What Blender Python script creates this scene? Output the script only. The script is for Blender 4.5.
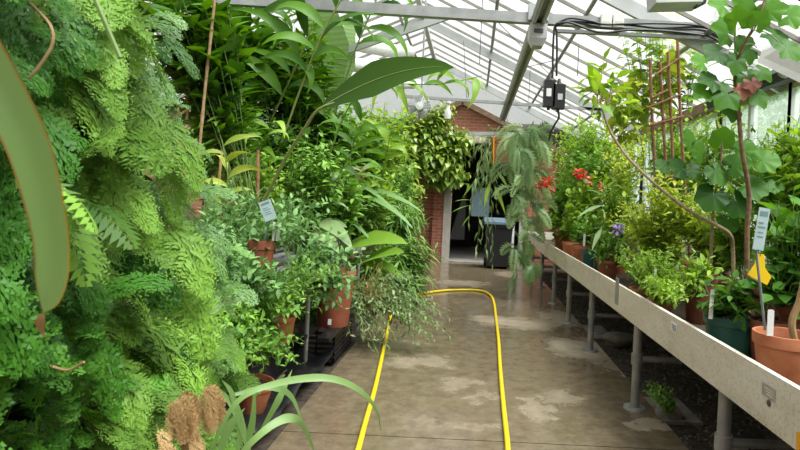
import bpy, math, random
import numpy as np
from mathutils import Vector, Matrix

for o in list(bpy.data.objects): bpy.data.objects.remove(o)
SC = bpy.context.scene
COL = SC.collection
rng = np.random.default_rng(7)
random.seed(7)

# ------------------------------------------------------------------ camera
F, ROLL, H = 560.0, 0.048, 1.5          # focal length in px of an 800 px frame, roll, eye height
VX, VY = 473.0, 200.0                   # where the aisle vanishes
CR, SR = math.cos(ROLL), math.sin(ROLL)
cam_d = bpy.data.cameras.new('camera'); cam = bpy.data.objects.new('camera', cam_d); COL.objects.link(cam)
cam_d.sensor_width = 36; cam_d.lens = F*36/800
cam_d.shift_x = -(VX-400)/800; cam_d.shift_y = -(225-VY)/800
cam_d.clip_start = 0.02; cam_d.clip_end = 300
cam_d.dof.use_dof = True; cam_d.dof.focus_distance = 6.0; cam_d.dof.aperture_fstop = 9
cam.matrix_world = Matrix(((CR, -SR, 0, 0), (0, 0, -1, 0), (SR, CR, 0, H), (0, 0, 0, 1)))
SC.camera = cam

def P(px, py, Y):
    dx, dy = px-VX, py-VY
    u = (dx*CR+dy*SR)/F; d = (dy*CR-dx*SR)/F
    return np.array([u*Y, Y, H-d*Y])
def PX(px, py, X):
    dx, dy = px-VX, py-VY
    return P(px, py, X*F/(dx*CR+dy*SR))
def PZ(px, py, z):
    dx, dy = px-VX, py-VY
    return P(px, py, (H-z)*F/(dy*CR-dx*SR))

# ------------------------------------------------------------------ world, sun, exposure
w = bpy.data.worlds.new('sky'); SC.world = w; w.use_nodes = True
nt = w.node_tree; nt.nodes.clear()
out = nt.nodes.new('ShaderNodeOutputWorld'); bg = nt.nodes.new('ShaderNodeBackground')
tc = nt.nodes.new('ShaderNodeTexCoord'); sep = nt.nodes.new('ShaderNodeSeparateXYZ'); rmp = nt.nodes.new('ShaderNodeValToRGB')
nt.links.new(tc.outputs['Generated'], sep.inputs[0]); nt.links.new(sep.outputs['Z'], rmp.inputs[0])
rmp.color_ramp.elements[0].position = 0.0; rmp.color_ramp.elements[0].color = (.74, .77, .76, 1)
rmp.color_ramp.elements[1].position = 0.75; rmp.color_ramp.elements[1].color = (1.0, 1.0, .985, 1)
nt.links.new(rmp.outputs[0], bg.inputs[0]); bg.inputs[1].default_value = .575
nt.links.new(bg.outputs[0], out.inputs[0])
sl = bpy.data.lights.new('sun', 'SUN'); sun = bpy.data.objects.new('sun', sl); COL.objects.link(sun)
sl.energy = 5.4; sl.angle = math.radians(38); sl.color = (1, .99, .96)
sun.rotation_euler = (math.radians(18), math.radians(24), 0)
SC.view_settings.view_transform = 'Standard'; SC.view_settings.look = 'None'
SC.view_settings.gamma = 1.0; SC.view_settings.use_curve_mapping = False
SC.view_settings.exposure = 0.72
SC.cycles.max_bounces = 8; SC.cycles.transparent_max_bounces = 24
SC.cycles.diffuse_bounces = 4; SC.cycles.glossy_bounces = 3; SC.cycles.transmission_bounces = 6
SC.cycles.use_denoising = True
SC.cycles.caustics_reflective = False; SC.cycles.caustics_refractive = False

# ------------------------------------------------------------------ materials
def new_mat(name):
    m = bpy.data.materials.new(name); m.use_nodes = True
    n = m.node_tree; n.nodes.clear()
    return m, n, n.nodes.new('ShaderNodeOutputMaterial')
def N(n, typ, **kw):
    x = n.nodes.new(typ)
    for k, v in kw.items(): setattr(x, k, v)
    return x
def plain(name, c, rough=.6, metal=0., c2=None, scale=12., bump=0., spec=.5, detail=4.):
    m, n, o = new_mat(name)
    b = N(n, 'ShaderNodeBsdfPrincipled'); n.links.new(b.outputs[0], o.inputs[0])
    b.inputs['Base Color'].default_value = (*c, 1); b.inputs['Roughness'].default_value = rough
    b.inputs['Metallic'].default_value = metal; b.inputs['Specular IOR Level'].default_value = spec
    if c2 is not None or bump:
        t = N(n, 'ShaderNodeTexCoord'); z = N(n, 'ShaderNodeTexNoise'); z.inputs['Scale'].default_value = scale
        z.inputs['Detail'].default_value = detail
        n.links.new(t.outputs['Object'], z.inputs['Vector'])
        if c2 is not None:
            r = N(n, 'ShaderNodeValToRGB'); r.color_ramp.elements[0].position = .35; r.color_ramp.elements[1].position = .65
            r.color_ramp.elements[0].color = (*c, 1); r.color_ramp.elements[1].color = (*c2, 1)
            n.links.new(z.outputs[0], r.inputs[0]); n.links.new(r.outputs[0], b.inputs['Base Color'])
        if bump:
            u = N(n, 'ShaderNodeBump'); u.inputs['Strength'].default_value = bump; u.inputs['Distance'].default_value = .01
            n.links.new(z.outputs[0], u.inputs['Height']); n.links.new(u.outputs[0], b.inputs['Normal'])
    return m
def leaf_mat(name, dark, light, trans=.38, rough=.42, gloss=.06, veins=0.):
    if max(light) == light[1]: dark, light = [tuple(.97*c+.03*(.3*v[0]+.6*v[1]+.1*v[2]) for c in v) for v in (dark, light)]
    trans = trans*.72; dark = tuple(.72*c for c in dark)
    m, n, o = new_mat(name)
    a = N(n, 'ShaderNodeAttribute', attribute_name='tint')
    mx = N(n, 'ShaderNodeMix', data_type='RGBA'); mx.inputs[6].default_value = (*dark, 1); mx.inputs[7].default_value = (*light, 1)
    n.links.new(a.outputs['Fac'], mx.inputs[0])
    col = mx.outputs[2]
    if veins:
        at = N(n, 'ShaderNodeAttribute', attribute_name='along')
        wv = N(n, 'ShaderNodeMath', operation='SINE'); ml = N(n, 'ShaderNodeMath', operation='MULTIPLY'); ml.inputs[1].default_value = veins
        n.links.new(at.outputs['Fac'], ml.inputs[0]); n.links.new(ml.outputs[0], wv.inputs[0])
        mr = N(n, 'ShaderNodeMapRange'); mr.inputs[1].default_value = -1; mr.inputs[2].default_value = 1; mr.inputs[3].default_value = .86; mr.inputs[4].default_value = 1.08
        n.links.new(wv.outputs[0], mr.inputs[0])
        m2 = N(n, 'ShaderNodeMix', data_type='RGBA', blend_type='MULTIPLY'); m2.inputs[0].default_value = 1
        n.links.new(col, m2.inputs[6]); n.links.new(mr.outputs[0], m2.inputs[7]); col = m2.outputs[2]
    d = N(n, 'ShaderNodeBsdfDiffuse'); t = N(n, 'ShaderNodeBsdfTranslucent'); g = N(n, 'ShaderNodeBsdfGlossy')
    g.inputs['Roughness'].default_value = rough; g.inputs['Color'].default_value = (.9, .95, 1, 1)
    hs = N(n, 'ShaderNodeHueSaturation'); hs.inputs['Hue'].default_value = .487; hs.inputs['Saturation'].default_value = 1.1; hs.inputs['Value'].default_value = 1.35
    n.links.new(col, d.inputs[0]); n.links.new(col, hs.inputs['Color']); n.links.new(hs.outputs[0], t.inputs[0])
    s1 = N(n, 'ShaderNodeMixShader'); s1.inputs[0].default_value = trans
    n.links.new(d.outputs[0], s1.inputs[1]); n.links.new(t.outputs[0], s1.inputs[2])
    lw = N(n, 'ShaderNodeLayerWeight'); lw.inputs['Blend'].default_value = .35
    gm = N(n, 'ShaderNodeMapRange'); gm.inputs[3].default_value = gloss*.35; gm.inputs[4].default_value = gloss*2.2; n.links.new(lw.outputs['Facing'], gm.inputs[0])
    s2 = N(n, 'ShaderNodeMixShader'); n.links.new(gm.outputs[0], s2.inputs[0])
    n.links.new(s1.outputs[0], s2.inputs[1]); n.links.new(g.outputs[0], s2.inputs[2])
    n.links.new(s2.outputs[0], o.inputs[0])
    return m
def glass_mat(name, haze, tint=(.93, .96, .95), scatter=(.85, .9, .88)):
    m, n, o = new_mat(name)
    t = N(n, 'ShaderNodeBsdfTransparent'); t.inputs[0].default_value = (*tint, 1)
    d = N(n, 'ShaderNodeBsdfTranslucent'); d.inputs[0].default_value = (*scatter, 1)
    g = N(n, 'ShaderNodeBsdfGlossy'); g.inputs['Roughness'].default_value = .05
    lw = N(n, 'ShaderNodeLayerWeight'); lw.inputs['Blend'].default_value = .5; pw = N(n, 'ShaderNodeMath', operation='POWER'); pw.inputs[1].default_value = 6
    n.links.new(lw.outputs['Facing'], pw.inputs[0]); f = N(n, 'ShaderNodeMapRange'); f.inputs[3].default_value = .03; f.inputs[4].default_value = .3; n.links.new(pw.outputs[0], f.inputs[0])
    a = N(n, 'ShaderNodeMixShader'); a.inputs[0].default_value = haze
    b = N(n, 'ShaderNodeMixShader')
    n.links.new(t.outputs[0], a.inputs[1]); n.links.new(d.outputs[0], a.inputs[2])
    n.links.new(f.outputs[0], b.inputs[0]); n.links.new(a.outputs[0], b.inputs[1]); n.links.new(g.outputs[0], b.inputs[2])
    n.links.new(b.outputs[0], o.inputs[0])
    return m

M = {}
M['fern_light'] = leaf_mat('fern_light', (.022,.09,.008), (.23,.44,.055), trans=.26, gloss=.02)
M['fern_dark'] = leaf_mat('fern_dark', (.010,.05,.004), (.06,.20,.018), trans=.2, gloss=.02)
M['gap_backing_green'] = leaf_mat('gap_backing_green', (.012,.05,.008), (.05,.15,.02), trans=.15, gloss=.03)  # dark leaf colour for the backing shrubs that deepen the fern gaps
M['fern_blue'] = leaf_mat('fern_blue', (0.05, 0.16, 0.03), (0.22, 0.43, 0.1), trans=.24)
M['lobe_leaf'] = leaf_mat('lobe_leaf', (.014,.075,.006), (.12,.35,.028), trans=.24, gloss=.03)
M['broad'] = leaf_mat('broad', (.02,.10,.008), (.14,.34,.025), gloss=.04)
M['ginger'] = leaf_mat('ginger', (.03,.13,.01), (.17,.38,.025), gloss=.03)
M['banana'] = leaf_mat('banana', (.17, .33, .09), (.28, .46, .16), trans=.5, veins=150.)
M['banana_back'] = leaf_mat('banana_back', (.40, .55, .38), (.50, .64, .46), trans=.45)
M['big_dark'] = leaf_mat('big_dark', (.025,.07,.007), (.055,.135,.012), trans=.25, gloss=.015)
M['small_blue'] = leaf_mat('small_blue', (.07,.21,.05), (.26,.50,.15), gloss=.04)
M['small_green'] = leaf_mat('small_green', (.05,.20,.015), (.27,.54,.06), gloss=.04)
M['yellow_green'] = leaf_mat('yellow_green', (.27,.44,.035), (.64,.74,.11), trans=.55, gloss=.03)
M['lime'] = leaf_mat('lime', (.13,.34,.02), (.42,.64,.08), trans=.5, gloss=.03)
M['narrow'] = leaf_mat('narrow', (.05,.18,.02), (.28,.52,.10), gloss=.05)
M['palm_bright'] = leaf_mat('palm_bright', (0.11, 0.27, 0.015), (0.24, 0.46, 0.03), trans=.4, veins=200.)
M['vine'] = leaf_mat('vine', (.08,.23,.015), (.42,.58,.09), gloss=.07, rough=.3)
M['trail'] = leaf_mat('trail', (0.09, 0.22, 0.06), (0.33, 0.48, 0.20))
M['round_leaf'] = leaf_mat('round_leaf', (.016,.085,.010), (.13,.34,.035), gloss=.02, trans=.5)
M['strap'] = leaf_mat('strap', (0.20, 0.40, 0.10), (0.34, 0.54, 0.18), gloss=.07)
M['blade'] = leaf_mat('blade', (.17,.32,.09), (.29,.46,.16), trans=.7, gloss=.03)
M['blade_edge'] = leaf_mat('blade_edge', (.30, .20, .06), (.50, .35, .06), gloss=.03)
M['outside'] = leaf_mat('outside', (.18, .34, .13), (.42, .58, .30))
M['dead'] = leaf_mat('dead', (.32, .20, .08), (.58, .40, .19), trans=.25, gloss=.02)
M['dead_red'] = leaf_mat('dead_red', (.22, .06, .05), (.34, .14, .09), trans=.2, gloss=.03)
M['red_petal'] = leaf_mat('red_petal', (.75, .03, .03), (.9, .09, .07), trans=.2, gloss=.02)
M['pink_petal'] = leaf_mat('pink_petal', (.75, .18, .14), (.9, .35, .25), trans=.2, gloss=.02)
M['purple_petal'] = leaf_mat('purple_petal', (.35, .24, .62), (.5, .38, .75), trans=.2, gloss=.02)
M['stem_green'] = plain('stem_green', (.12, .22, .05), .5, c2=(.18, .28, .07))
M['stem_yellow'] = plain('stem_yellow', (.25, .32, .08), .5, c2=(.32, .36, .12))
M['stem_brown'] = plain('stem_brown', (.13, .075, .035), .7, c2=(.24, .15, .08), scale=30)
M['branch'] = plain('branch', (.22, .15, .08), .7, c2=(.36, .27, .16), scale=25)
M['cane_red'] = plain('cane_red', (.24, .095, .045), .6, c2=(.36, .19, .10), scale=20)
M['cane_tan'] = plain('cane_tan', (.30, .19, .08), .6, c2=(.42, .30, .15), scale=20)
M['terracotta'] = plain('terracotta', (.42, .13, .055), .75, c2=(.56, .21, .10), scale=9, bump=.1)
M['terracotta_dark'] = plain('terracotta_dark', (.26, .075, .04), .75, c2=(.36, .12, .065), scale=9, bump=.1)
M['terracotta_planter'] = plain('terracotta_planter', (.36, .115, .05), .7, c2=(.44, .15, .07), scale=6)
M['terracotta_big'] = plain('terracotta_big', (.22, .06, .034), .75, c2=(.36, .11, .055), scale=5, bump=.1)
M['pot_brown'] = plain('pot_brown', (.15, .045, .025), .6, c2=(.21, .07, .04))
M['plastic_green'] = plain('plastic_green', (.012, .075, .055), .4, c2=(.018, .095, .07), scale=5)
M['plastic_teal'] = plain('plastic_teal', (.03, .11, .11), .45)
M['black_plastic'] = plain('black_plastic', (.012, .012, .014), .4)
M['soil'] = plain('soil', (.03, .02, .013), .95, c2=(.085, .055, .035), scale=60, bump=.6)
M['earth'] = plain('earth', (.022, .017, .012), .95, c2=(.075, .055, .04), scale=14, bump=.8, detail=8)
M['pebble'] = plain('pebble', (.08, .07, .06), .85, c2=(.2, .18, .16), scale=6)
M['stone'] = plain('stone', (.15, .14, .125), .9, c2=(.27, .25, .22), scale=10, bump=.3)
M['galv'] = plain('galv', (.33, .345, .345), .45, metal=.4, c2=(.43, .445, .445), scale=8)
M['galv_pipe'] = plain('galv_pipe', (.26, .27, .27), .5, metal=.35, c2=(.38, .39, .385), scale=9)
M['alu'] = plain('alu', (.46, .48, .48), .45, metal=.35, c2=(.55, .57, .57), scale=5)
M['bar_grey'] = plain('bar_grey', (.20, .19, .165), .6, c2=(.29, .28, .25), scale=4)
M['pipe_dark'] = plain('pipe_dark', (.075, .085, .08), .55)
M['white_paint'] = plain('white_paint', (.70, .72, .70), .6, c2=(.78, .79, .77), scale=3)
M['white_plastic'] = plain('white_plastic', (.78, .80, .79), .4)
M['cream'] = plain('cream', (.62, .55, .48), .8, c2=(.70, .63, .55))
M['wood_old'] = plain('wood_old', (.20, .12, .075), .8, c2=(.30, .20, .13), scale=7)
M['cable'] = plain('cable', (.015, .016, .018), .5)
M['hose'] = plain('hose', (.86, .62, .012), .38, c2=(.90, .68, .02), scale=6)
M['yellow_card'] = plain('yellow_card', (.90, .60, .005), .5)
M['orange'] = plain('orange', (.85, .38, .01), .5)
M['label_white'] = plain('label_white', (.80, .82, .82), .5)
M['label_teal'] = plain('label_teal', (.40, .55, .56), .4, c2=(.48, .62, .63))
M['label_ink'] = plain('label_ink', (.16, .30, .31), .5)
M['ink'] = plain('ink', (.10, .13, .14), .6)
M['steel_rod'] = plain('steel_rod', (.26, .31, .32), .4, metal=.4)
M['bin_black'] = plain('bin_black', (.012, .014, .016), .45)
M['bin_blue'] = plain('bin_blue', (.13, .19, .25), .5)
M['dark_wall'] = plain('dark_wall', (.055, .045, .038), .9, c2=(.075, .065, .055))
M['grey_board'] = plain('grey_board', (.25, .26, .26), .7)
M['stone_jamb'] = plain('stone_jamb', (.36, .34, .31), .85, c2=(.47, .44, .40), scale=6, bump=.2)
M['lens'] = plain('lens', (.55, .60, .60), .2)
M['liner'] = plain('liner', (.13, .08, .04), .95, c2=(.22, .15, .08), scale=40, bump=.5)
M['grass'] = plain('grass', (.10, .20, .05), .9, c2=(.17, .28, .08), scale=3)
M['moss'] = plain('moss', (.10, .16, .04), .95, c2=(.22, .24, .09), scale=18, bump=.5)
M['shade_cloth'] = plain('shade_cloth', (.72, .73, .71), .8, c2=(.8, .8, .78))
M['roof_glass'] = glass_mat('roof_glass', .22, (.97, .98, .97), (.95, .96, .95))
M['wall_glass'] = glass_mat('wall_glass', .24, (.90, .95, .93), (.90, .95, .93))

def board_mat():
    m, n, o = new_mat('bench_board')
    b = N(n, 'ShaderNodeBsdfPrincipled'); b.inputs['Roughness'].default_value = .75; n.links.new(b.outputs[0], o.inputs[0])
    t = N(n, 'ShaderNodeTexCoord'); mp = N(n, 'ShaderNodeMapping'); mp.inputs['Scale'].default_value = (1, .35, 1)
    n.links.new(t.outputs['Object'], mp.inputs[0])
    a = N(n, 'ShaderNodeTexNoise'); a.inputs['Scale'].default_value = 5; a.inputs['Detail'].default_value = 9; a.inputs['Roughness'].default_value = .7
    n.links.new(mp.outputs[0], a.inputs['Vector'])
    r = N(n, 'ShaderNodeValToRGB'); e = r.color_ramp.elements
    e[0].position = .28; e[0].color = (.50, .46, .36, 1); e[1].position = .62; e[1].color = (.78, .75, .65, 1)
    x = e.new(.45); x.color = (.69, .65, .54, 1)
    n.links.new(a.outputs[0], r.inputs[0])
    a2 = N(n, 'ShaderNodeTexNoise'); a2.inputs['Scale'].default_value = 60; a2.inputs['Detail'].default_value = 4
    n.links.new(t.outputs['Object'], a2.inputs['Vector'])
    r2 = N(n, 'ShaderNodeValToRGB'); r2.color_ramp.elements[0].position = .3; r2.color_ramp.elements[0].color = (.70, .68, .62, 1); r2.color_ramp.elements[1].position = .5
    n.links.new(a2.outputs[0], r2.inputs[0])
    mx = N(n, 'ShaderNodeMix', data_type='RGBA', blend_type='MULTIPLY'); mx.inputs[0].default_value = .8
    n.links.new(r.outputs[0], mx.inputs[6]); n.links.new(r2.outputs[0], mx.inputs[7]); n.links.new(mx.outputs[2], b.inputs['Base Color'])
    return m
M['board'] = board_mat()

def brick_mat():
    m, n, o = new_mat('brick')
    b = N(n, 'ShaderNodeBsdfPrincipled'); b.inputs['Roughness'].default_value = .85; n.links.new(b.outputs[0], o.inputs[0])
    t = N(n, 'ShaderNodeTexCoord'); sp = N(n, 'ShaderNodeSeparateXYZ'); cb = N(n, 'ShaderNodeCombineXYZ'); ad = N(n, 'ShaderNodeMath', operation='ADD')
    n.links.new(t.outputs['Object'], sp.inputs[0]); n.links.new(sp.outputs['X'], ad.inputs[0]); n.links.new(sp.outputs['Y'], ad.inputs[1])
    n.links.new(ad.outputs[0], cb.inputs['X']); n.links.new(sp.outputs['Z'], cb.inputs['Y'])
    k = N(n, 'ShaderNodeTexBrick'); k.inputs['Scale'].default_value = 1; k.inputs['Brick Width'].default_value = .21; k.inputs['Row Height'].default_value = .075
    k.inputs['Mortar Size'].default_value = .009; k.inputs['Color1'].default_value = (.27, .08, .045, 1); k.inputs['Color2'].default_value = (.37, .13, .075, 1)
    k.inputs['Mortar'].default_value = (.30, .20, .15, 1); n.links.new(cb.outputs[0], k.inputs['Vector'])
    n.links.new(k.outputs['Color'], b.inputs['Base Color'])
    u = N(n, 'ShaderNodeBump'); u.inputs['Strength'].default_value = .5; u.inputs['Distance'].default_value = .01; u.invert = True
    n.links.new(k.outputs['Fac'], u.inputs['Height']); n.links.new(u.outputs[0], b.inputs['Normal'])
    return m
M['brick'] = brick_mat()

def path_mat():
    """wet concrete with drier pale patches"""
    m, n, o = new_mat('wet_concrete')
    b = N(n, 'ShaderNodeBsdfPrincipled'); n.links.new(b.outputs[0], o.inputs[0])
    t = N(n, 'ShaderNodeTexCoord')
    nz = N(n, 'ShaderNodeTexNoise'); nz.inputs['Scale'].default_value = 2.4; nz.inputs['Detail'].default_value = 9; nz.inputs['Roughness'].default_value = .72
    n.links.new(t.outputs['Object'], nz.inputs['Vector'])
    sb = N(n, 'ShaderNodeVectorMath', operation='SUBTRACT'); sb.inputs[1].default_value = (.5, .5, .5); n.links.new(nz.outputs['Color'], sb.inputs[0])
    sc = N(n, 'ShaderNodeVectorMath', operation='SCALE'); sc.inputs['Scale'].default_value = .95; n.links.new(sb.outputs[0], sc.inputs[0])
    wp = N(n, 'ShaderNodeVectorMath', operation='ADD'); n.links.new(t.outputs['Object'], wp.inputs[0]); n.links.new(sc.outputs[0], wp.inputs[1])
    dry = None
    for (px, py, rx, ry, s) in PATCHES:
        c = PZ(px, py, 0)
        d = N(n, 'ShaderNodeVectorMath', operation='SUBTRACT'); d.inputs[1].default_value = (c[0], c[1], 0); n.links.new(wp.outputs[0], d.inputs[0])
        q = N(n, 'ShaderNodeVectorMath', operation='MULTIPLY'); q.inputs[1].default_value = (1/rx, 1/ry, 0); n.links.new(d.outputs[0], q.inputs[0])
        l = N(n, 'ShaderNodeVectorMath', operation='LENGTH'); n.links.new(q.outputs[0], l.inputs[0])
        mr = N(n, 'ShaderNodeMapRange'); mr.inputs[1].default_value = .5; mr.inputs[2].default_value = 1.12; mr.inputs[3].default_value = s; mr.inputs[4].default_value = 0
        n.links.new(l.outputs['Value'], mr.inputs[0])
        if dry is None: dry = mr.outputs[0]
        else:
            a = N(n, 'ShaderNodeMath', operation='MAXIMUM'); n.links.new(dry, a.inputs[0]); n.links.new(mr.outputs[0], a.inputs[1]); dry = a.outputs[0]
    f = N(n, 'ShaderNodeTexNoise'); f.inputs['Scale'].default_value = 9; f.inputs['Detail'].default_value = 8; f.inputs['Roughness'].default_value = .7
    n.links.new(t.outputs['Object'], f.inputs['Vector'])
    r1 = N(n, 'ShaderNodeValToRGB'); r1.color_ramp.elements[0].position = .3; r1.color_ramp.elements[1].position = .7
    r1.color_ramp.elements[0].color = (.108, .082, .051, 1); r1.color_ramp.elements[1].color = (.225, .18, .118, 1)
    r2 = N(n, 'ShaderNodeValToRGB'); r2.color_ramp.elements[0].position = .3; r2.color_ramp.elements[1].position = .7
    r2.color_ramp.elements[0].color = (.28, .23, .16, 1); r2.color_ramp.elements[1].color = (.47, .40, .30, 1)
    n.links.new(f.outputs[0], r1.inputs[0]); n.links.new(f.outputs[0], r2.inputs[0])
    mx = N(n, 'ShaderNodeMix', data_type='RGBA'); n.links.new(dry, mx.inputs[0]); n.links.new(r1.outputs[0], mx.inputs[6]); n.links.new(r2.outputs[0], mx.inputs[7])
    n.links.new(mx.outputs[2], b.inputs['Base Color'])
    # wet film: glossy, ruffled by the grain of the concrete
    g = N(n, 'ShaderNodeTexNoise'); g.inputs['Scale'].default_value = 3.5; g.inputs['Detail'].default_value = 5; n.links.new(t.outputs['Object'], g.inputs['Vector'])
    mr = N(n, 'ShaderNodeMapRange'); mr.inputs[1].default_value = .35; mr.inputs[2].default_value = .65; mr.inputs[3].default_value = .04; mr.inputs[4].default_value = .24
    n.links.new(g.outputs[0], mr.inputs[0])
    m3 = N(n, 'ShaderNodeMix', data_type='FLOAT'); n.links.new(dry, m3.inputs[0]); n.links.new(mr.outputs[0], m3.inputs[2]); m3.inputs[3].default_value = .6
    n.links.new(m3.outputs[0], b.inputs['Roughness'])
    u = N(n, 'ShaderNodeBump'); u.inputs['Strength'].default_value = .12; u.inputs['Distance'].default_value = .01
    f2 = N(n, 'ShaderNodeTexNoise'); f2.inputs['Scale'].default_value = 45; f2.inputs['Detail'].default_value = 4; n.links.new(t.outputs['Object'], f2.inputs['Vector'])
    n.links.new(f2.outputs[0], u.inputs['Height']); n.links.new(u.outputs[0], b.inputs['Normal'])
    return m
PATCHES = [(425, 361, .34, .20, .55), (462, 383, .22, .14, .4), (478, 399, .20, .10, .35), (455, 425, .42, .10, .3), (515, 322, .55, .40, .85), (565, 318, .35, .6, .8),
           (590, 350, .42, .55, .95), (640, 372, .3, .35, .8), (560, 398, .20, .18, .5), (535, 410, .12, .25, .5), (480, 262, 1.0, .9, .75), (462, 283, .5, .5, .6),
           (520, 275, .5, .7, .7), (400, 345, .3, .2, .4), (655, 425, .18, .12, .8)]
M['path'] = path_mat()

# ------------------------------------------------------------------ geometry helpers
def unit(v):
    v = np.asarray(v, float); return v/(np.linalg.norm(v, axis=-1, keepdims=True)+1e-12)
class G:
    def __init__(s): s.V=[]; s.Fq=[]; s.T=[]; s.A=[]; s.n=0
    def add(s, V, faces, tint=.5, along=None):
        V = np.asarray(V, float); k = len(V)
        s.V.append(V)
        for f in faces:
            f = np.asarray(f, int)
            if f.ndim == 1: f = f[None]
            s.Fq.append(f+s.n)
        s.T.append(np.broadcast_to(np.asarray(tint, float), (k,)))
        s.A.append(np.zeros(k) if along is None else np.broadcast_to(np.asarray(along, float), (k,)))
        s.n += k
    def box(s, lo, hi):
        x0,y0,z0 = lo; x1,y1,z1 = hi
        V = [(x0,y0,z0),(x1,y0,z0),(x1,y1,z0),(x0,y1,z0),(x0,y0,z1),(x1,y0,z1),(x1,y1,z1),(x0,y1,z1)]
        s.add(V, [np.array([(0,3,2,1),(4,5,6,7),(0,1,5,4),(1,2,6,5),(2,3,7,6),(3,0,4,7)])])
    def bar(s, a, b, w, h, up=(0,0,1)):
        a=np.asarray(a,float); b=np.asarray(b,float); d=unit(b-a); x=unit(np.cross(d,up)); z=np.cross(x,d)
        V=[p+x*i*w/2+z*j*h/2 for p in (a,b) for (i,j) in ((-1,-1),(1,-1),(1,1),(-1,1))]
        s.add(V,[np.array([(0,1,2,3),(7,6,5,4),(0,4,5,1),(1,5,6,2),(2,6,7,3),(3,7,4,0)])])
    def tube(s, pts, r, n=6, cap=True, tint=.5):
        pts=np.asarray(pts,float); k=len(pts); r=np.broadcast_to(np.asarray(r,float),(k,))
        tg=unit(np.gradient(pts,axis=0)); ref=np.array([0,0,1.]) if abs(tg[0][2])<.9 else np.array([0,1.,0])
        x=unit(np.cross(tg[0],ref)); X=[]
        for t in tg:
            x=unit(x-t*np.dot(x,t)); X.append(x)
        X=np.array(X); Yv=np.cross(tg,X); an=np.linspace(0,2*math.pi,n,endpoint=False)
        V=(pts[:,None]+r[:,None,None]*(np.cos(an)[None,:,None]*X[:,None]+np.sin(an)[None,:,None]*Yv[:,None])).reshape(-1,3)
        i=np.arange(k-1)[:,None]*n; j=np.arange(n)[None]; j2=(j+1)%n
        fs=[np.stack([i+j,i+j2,i+n+j2,i+n+j],-1).reshape(-1,4)]
        if cap: fs+= [np.arange(n)[::-1], (k-1)*n+np.arange(n)]
        s.add(V,fs,tint)
    def lathe(s, c, prof, n=28, axis=None, close=False):
        c=np.asarray(c,float); an=np.linspace(0,2*math.pi,n,endpoint=False)
        if axis is None: X,Y_,Z=np.eye(3)
        else:
            Z=unit(axis); X=unit(np.cross(Z,(0,1,.01))); Y_=np.cross(Z,X)
        V=np.array([c+r*(math.cos(a)*X+math.sin(a)*Y_)+z*Z for r,z in prof for a in an])
        k=len(prof); i=np.arange(k-1)[:,None]*n; j=np.arange(n)[None]; j2=(j+1)%n
        fs=[np.stack([i+j,i+j2,i+n+j2,i+n+j],-1).reshape(-1,4)]
        if close: fs+=[np.arange(n)[::-1],(k-1)*n+np.arange(n)]
        s.add(V,fs)
    def prism(s, pts, d):
        pts=np.asarray(pts,float); d=np.asarray(d,float); k=len(pts)
        fs=[np.arange(k)[::-1],k+np.arange(k)]+[np.array((i,(i+1)%k,k+(i+1)%k,k+i)) for i in range(k)]
        s.add(np.vstack([pts,pts+d]),fs)
    def leaves(s, tpl, pos, d, up, size, tint, wid=1.):
        """many copies of a leaf shape: base pos, pointing along d, upper face towards up"""
        TV,TF,TA=tpl; pos=np.atleast_2d(pos); k=len(pos)
        if k==0: return
        d=unit(np.broadcast_to(d,(k,3))); up=np.broadcast_to(up,(k,3)); x=unit(np.cross(d,up)); z=np.cross(x,d)
        size=np.broadcast_to(np.asarray(size,float),(k,))[:,None,None]; wid=np.broadcast_to(np.asarray(wid,float),(k,))[:,None,None]
        V=pos[:,None]+size*(wid*TV[None,:,0:1]*x[:,None]+TV[None,:,1:2]*d[:,None]+TV[None,:,2:3]*z[:,None])
        m=len(TV); off=np.arange(k)[:,None,None]*m
        s.add(V.reshape(-1,3),[(f[None]+off).reshape(-1,f.shape[1]) for f in TF],np.repeat(np.broadcast_to(tint,(k,)),m),np.tile(TA,k))
    def frond(s, tpl, base, d, up, L, W, droop, tint, twist=0., n=14):
        """one leaf or frond shape bent along a drooping arc"""
        TV,TF,TA=tpl; d=unit(d); side=unit(np.cross(d,up)); p=np.array(base,float); C=[p.copy()]; D=[d]; S=[side]
        for i in range(n):
            d=unit(d+np.array([0,0,-1.])*droop/n*(0.4+1.2*i/n)); side=unit(side-d*np.dot(side,d)); p=p+d*L/n
            C.append(p.copy()); D.append(d); S.append(side)
        C,D,S=map(np.array,(C,D,S)); NN=np.cross(S,D)
        if twist:
            a=np.linspace(0,twist,n+1)[:,None]; S,NN=S*np.cos(a)+NN*np.sin(a),NN*np.cos(a)-S*np.sin(a)
        t=np.clip(TV[:,1],0,1)*n; i=np.minimum(t.astype(int),n-1); f=(t-i)[:,None]
        ip=lambda A:A[i]*(1-f)+A[i+1]*f
        V=ip(C)+W*TV[:,0:1]*ip(S)+W*TV[:,2:3]*ip(NN)
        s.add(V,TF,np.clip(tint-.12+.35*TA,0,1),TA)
        return C
    def build(s, name, mat, parent=None, smooth=True, kind=None):
        me=bpy.data.meshes.new(name)
        V=np.vstack(s.V)
        if parent is not None:
            q=parent
            while q.parent is not None: q=q.parent
            V=V-np.array(q.location)
        sizes=np.concatenate([np.full(len(f),f.shape[1]) for f in s.Fq]); loops=np.concatenate([f.ravel() for f in s.Fq])
        me.vertices.add(len(V)); me.vertices.foreach_set('co',V.astype(np.float32).ravel())
        me.loops.add(len(loops)); me.loops.foreach_set('vertex_index',loops.astype(np.int32))
        me.polygons.add(len(sizes)); me.polygons.foreach_set('loop_start',np.concatenate([[0],np.cumsum(sizes)[:-1]]).astype(np.int32))
        me.update(calc_edges=True)
        for nm,arr in (('tint',s.T),('along',s.A)):
            me.attributes.new(nm,'FLOAT','POINT').data.foreach_set('value',np.concatenate(arr).astype(np.float32))
        if not smooth: me.polygons.foreach_set('use_smooth',np.zeros(len(sizes),bool))
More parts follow.
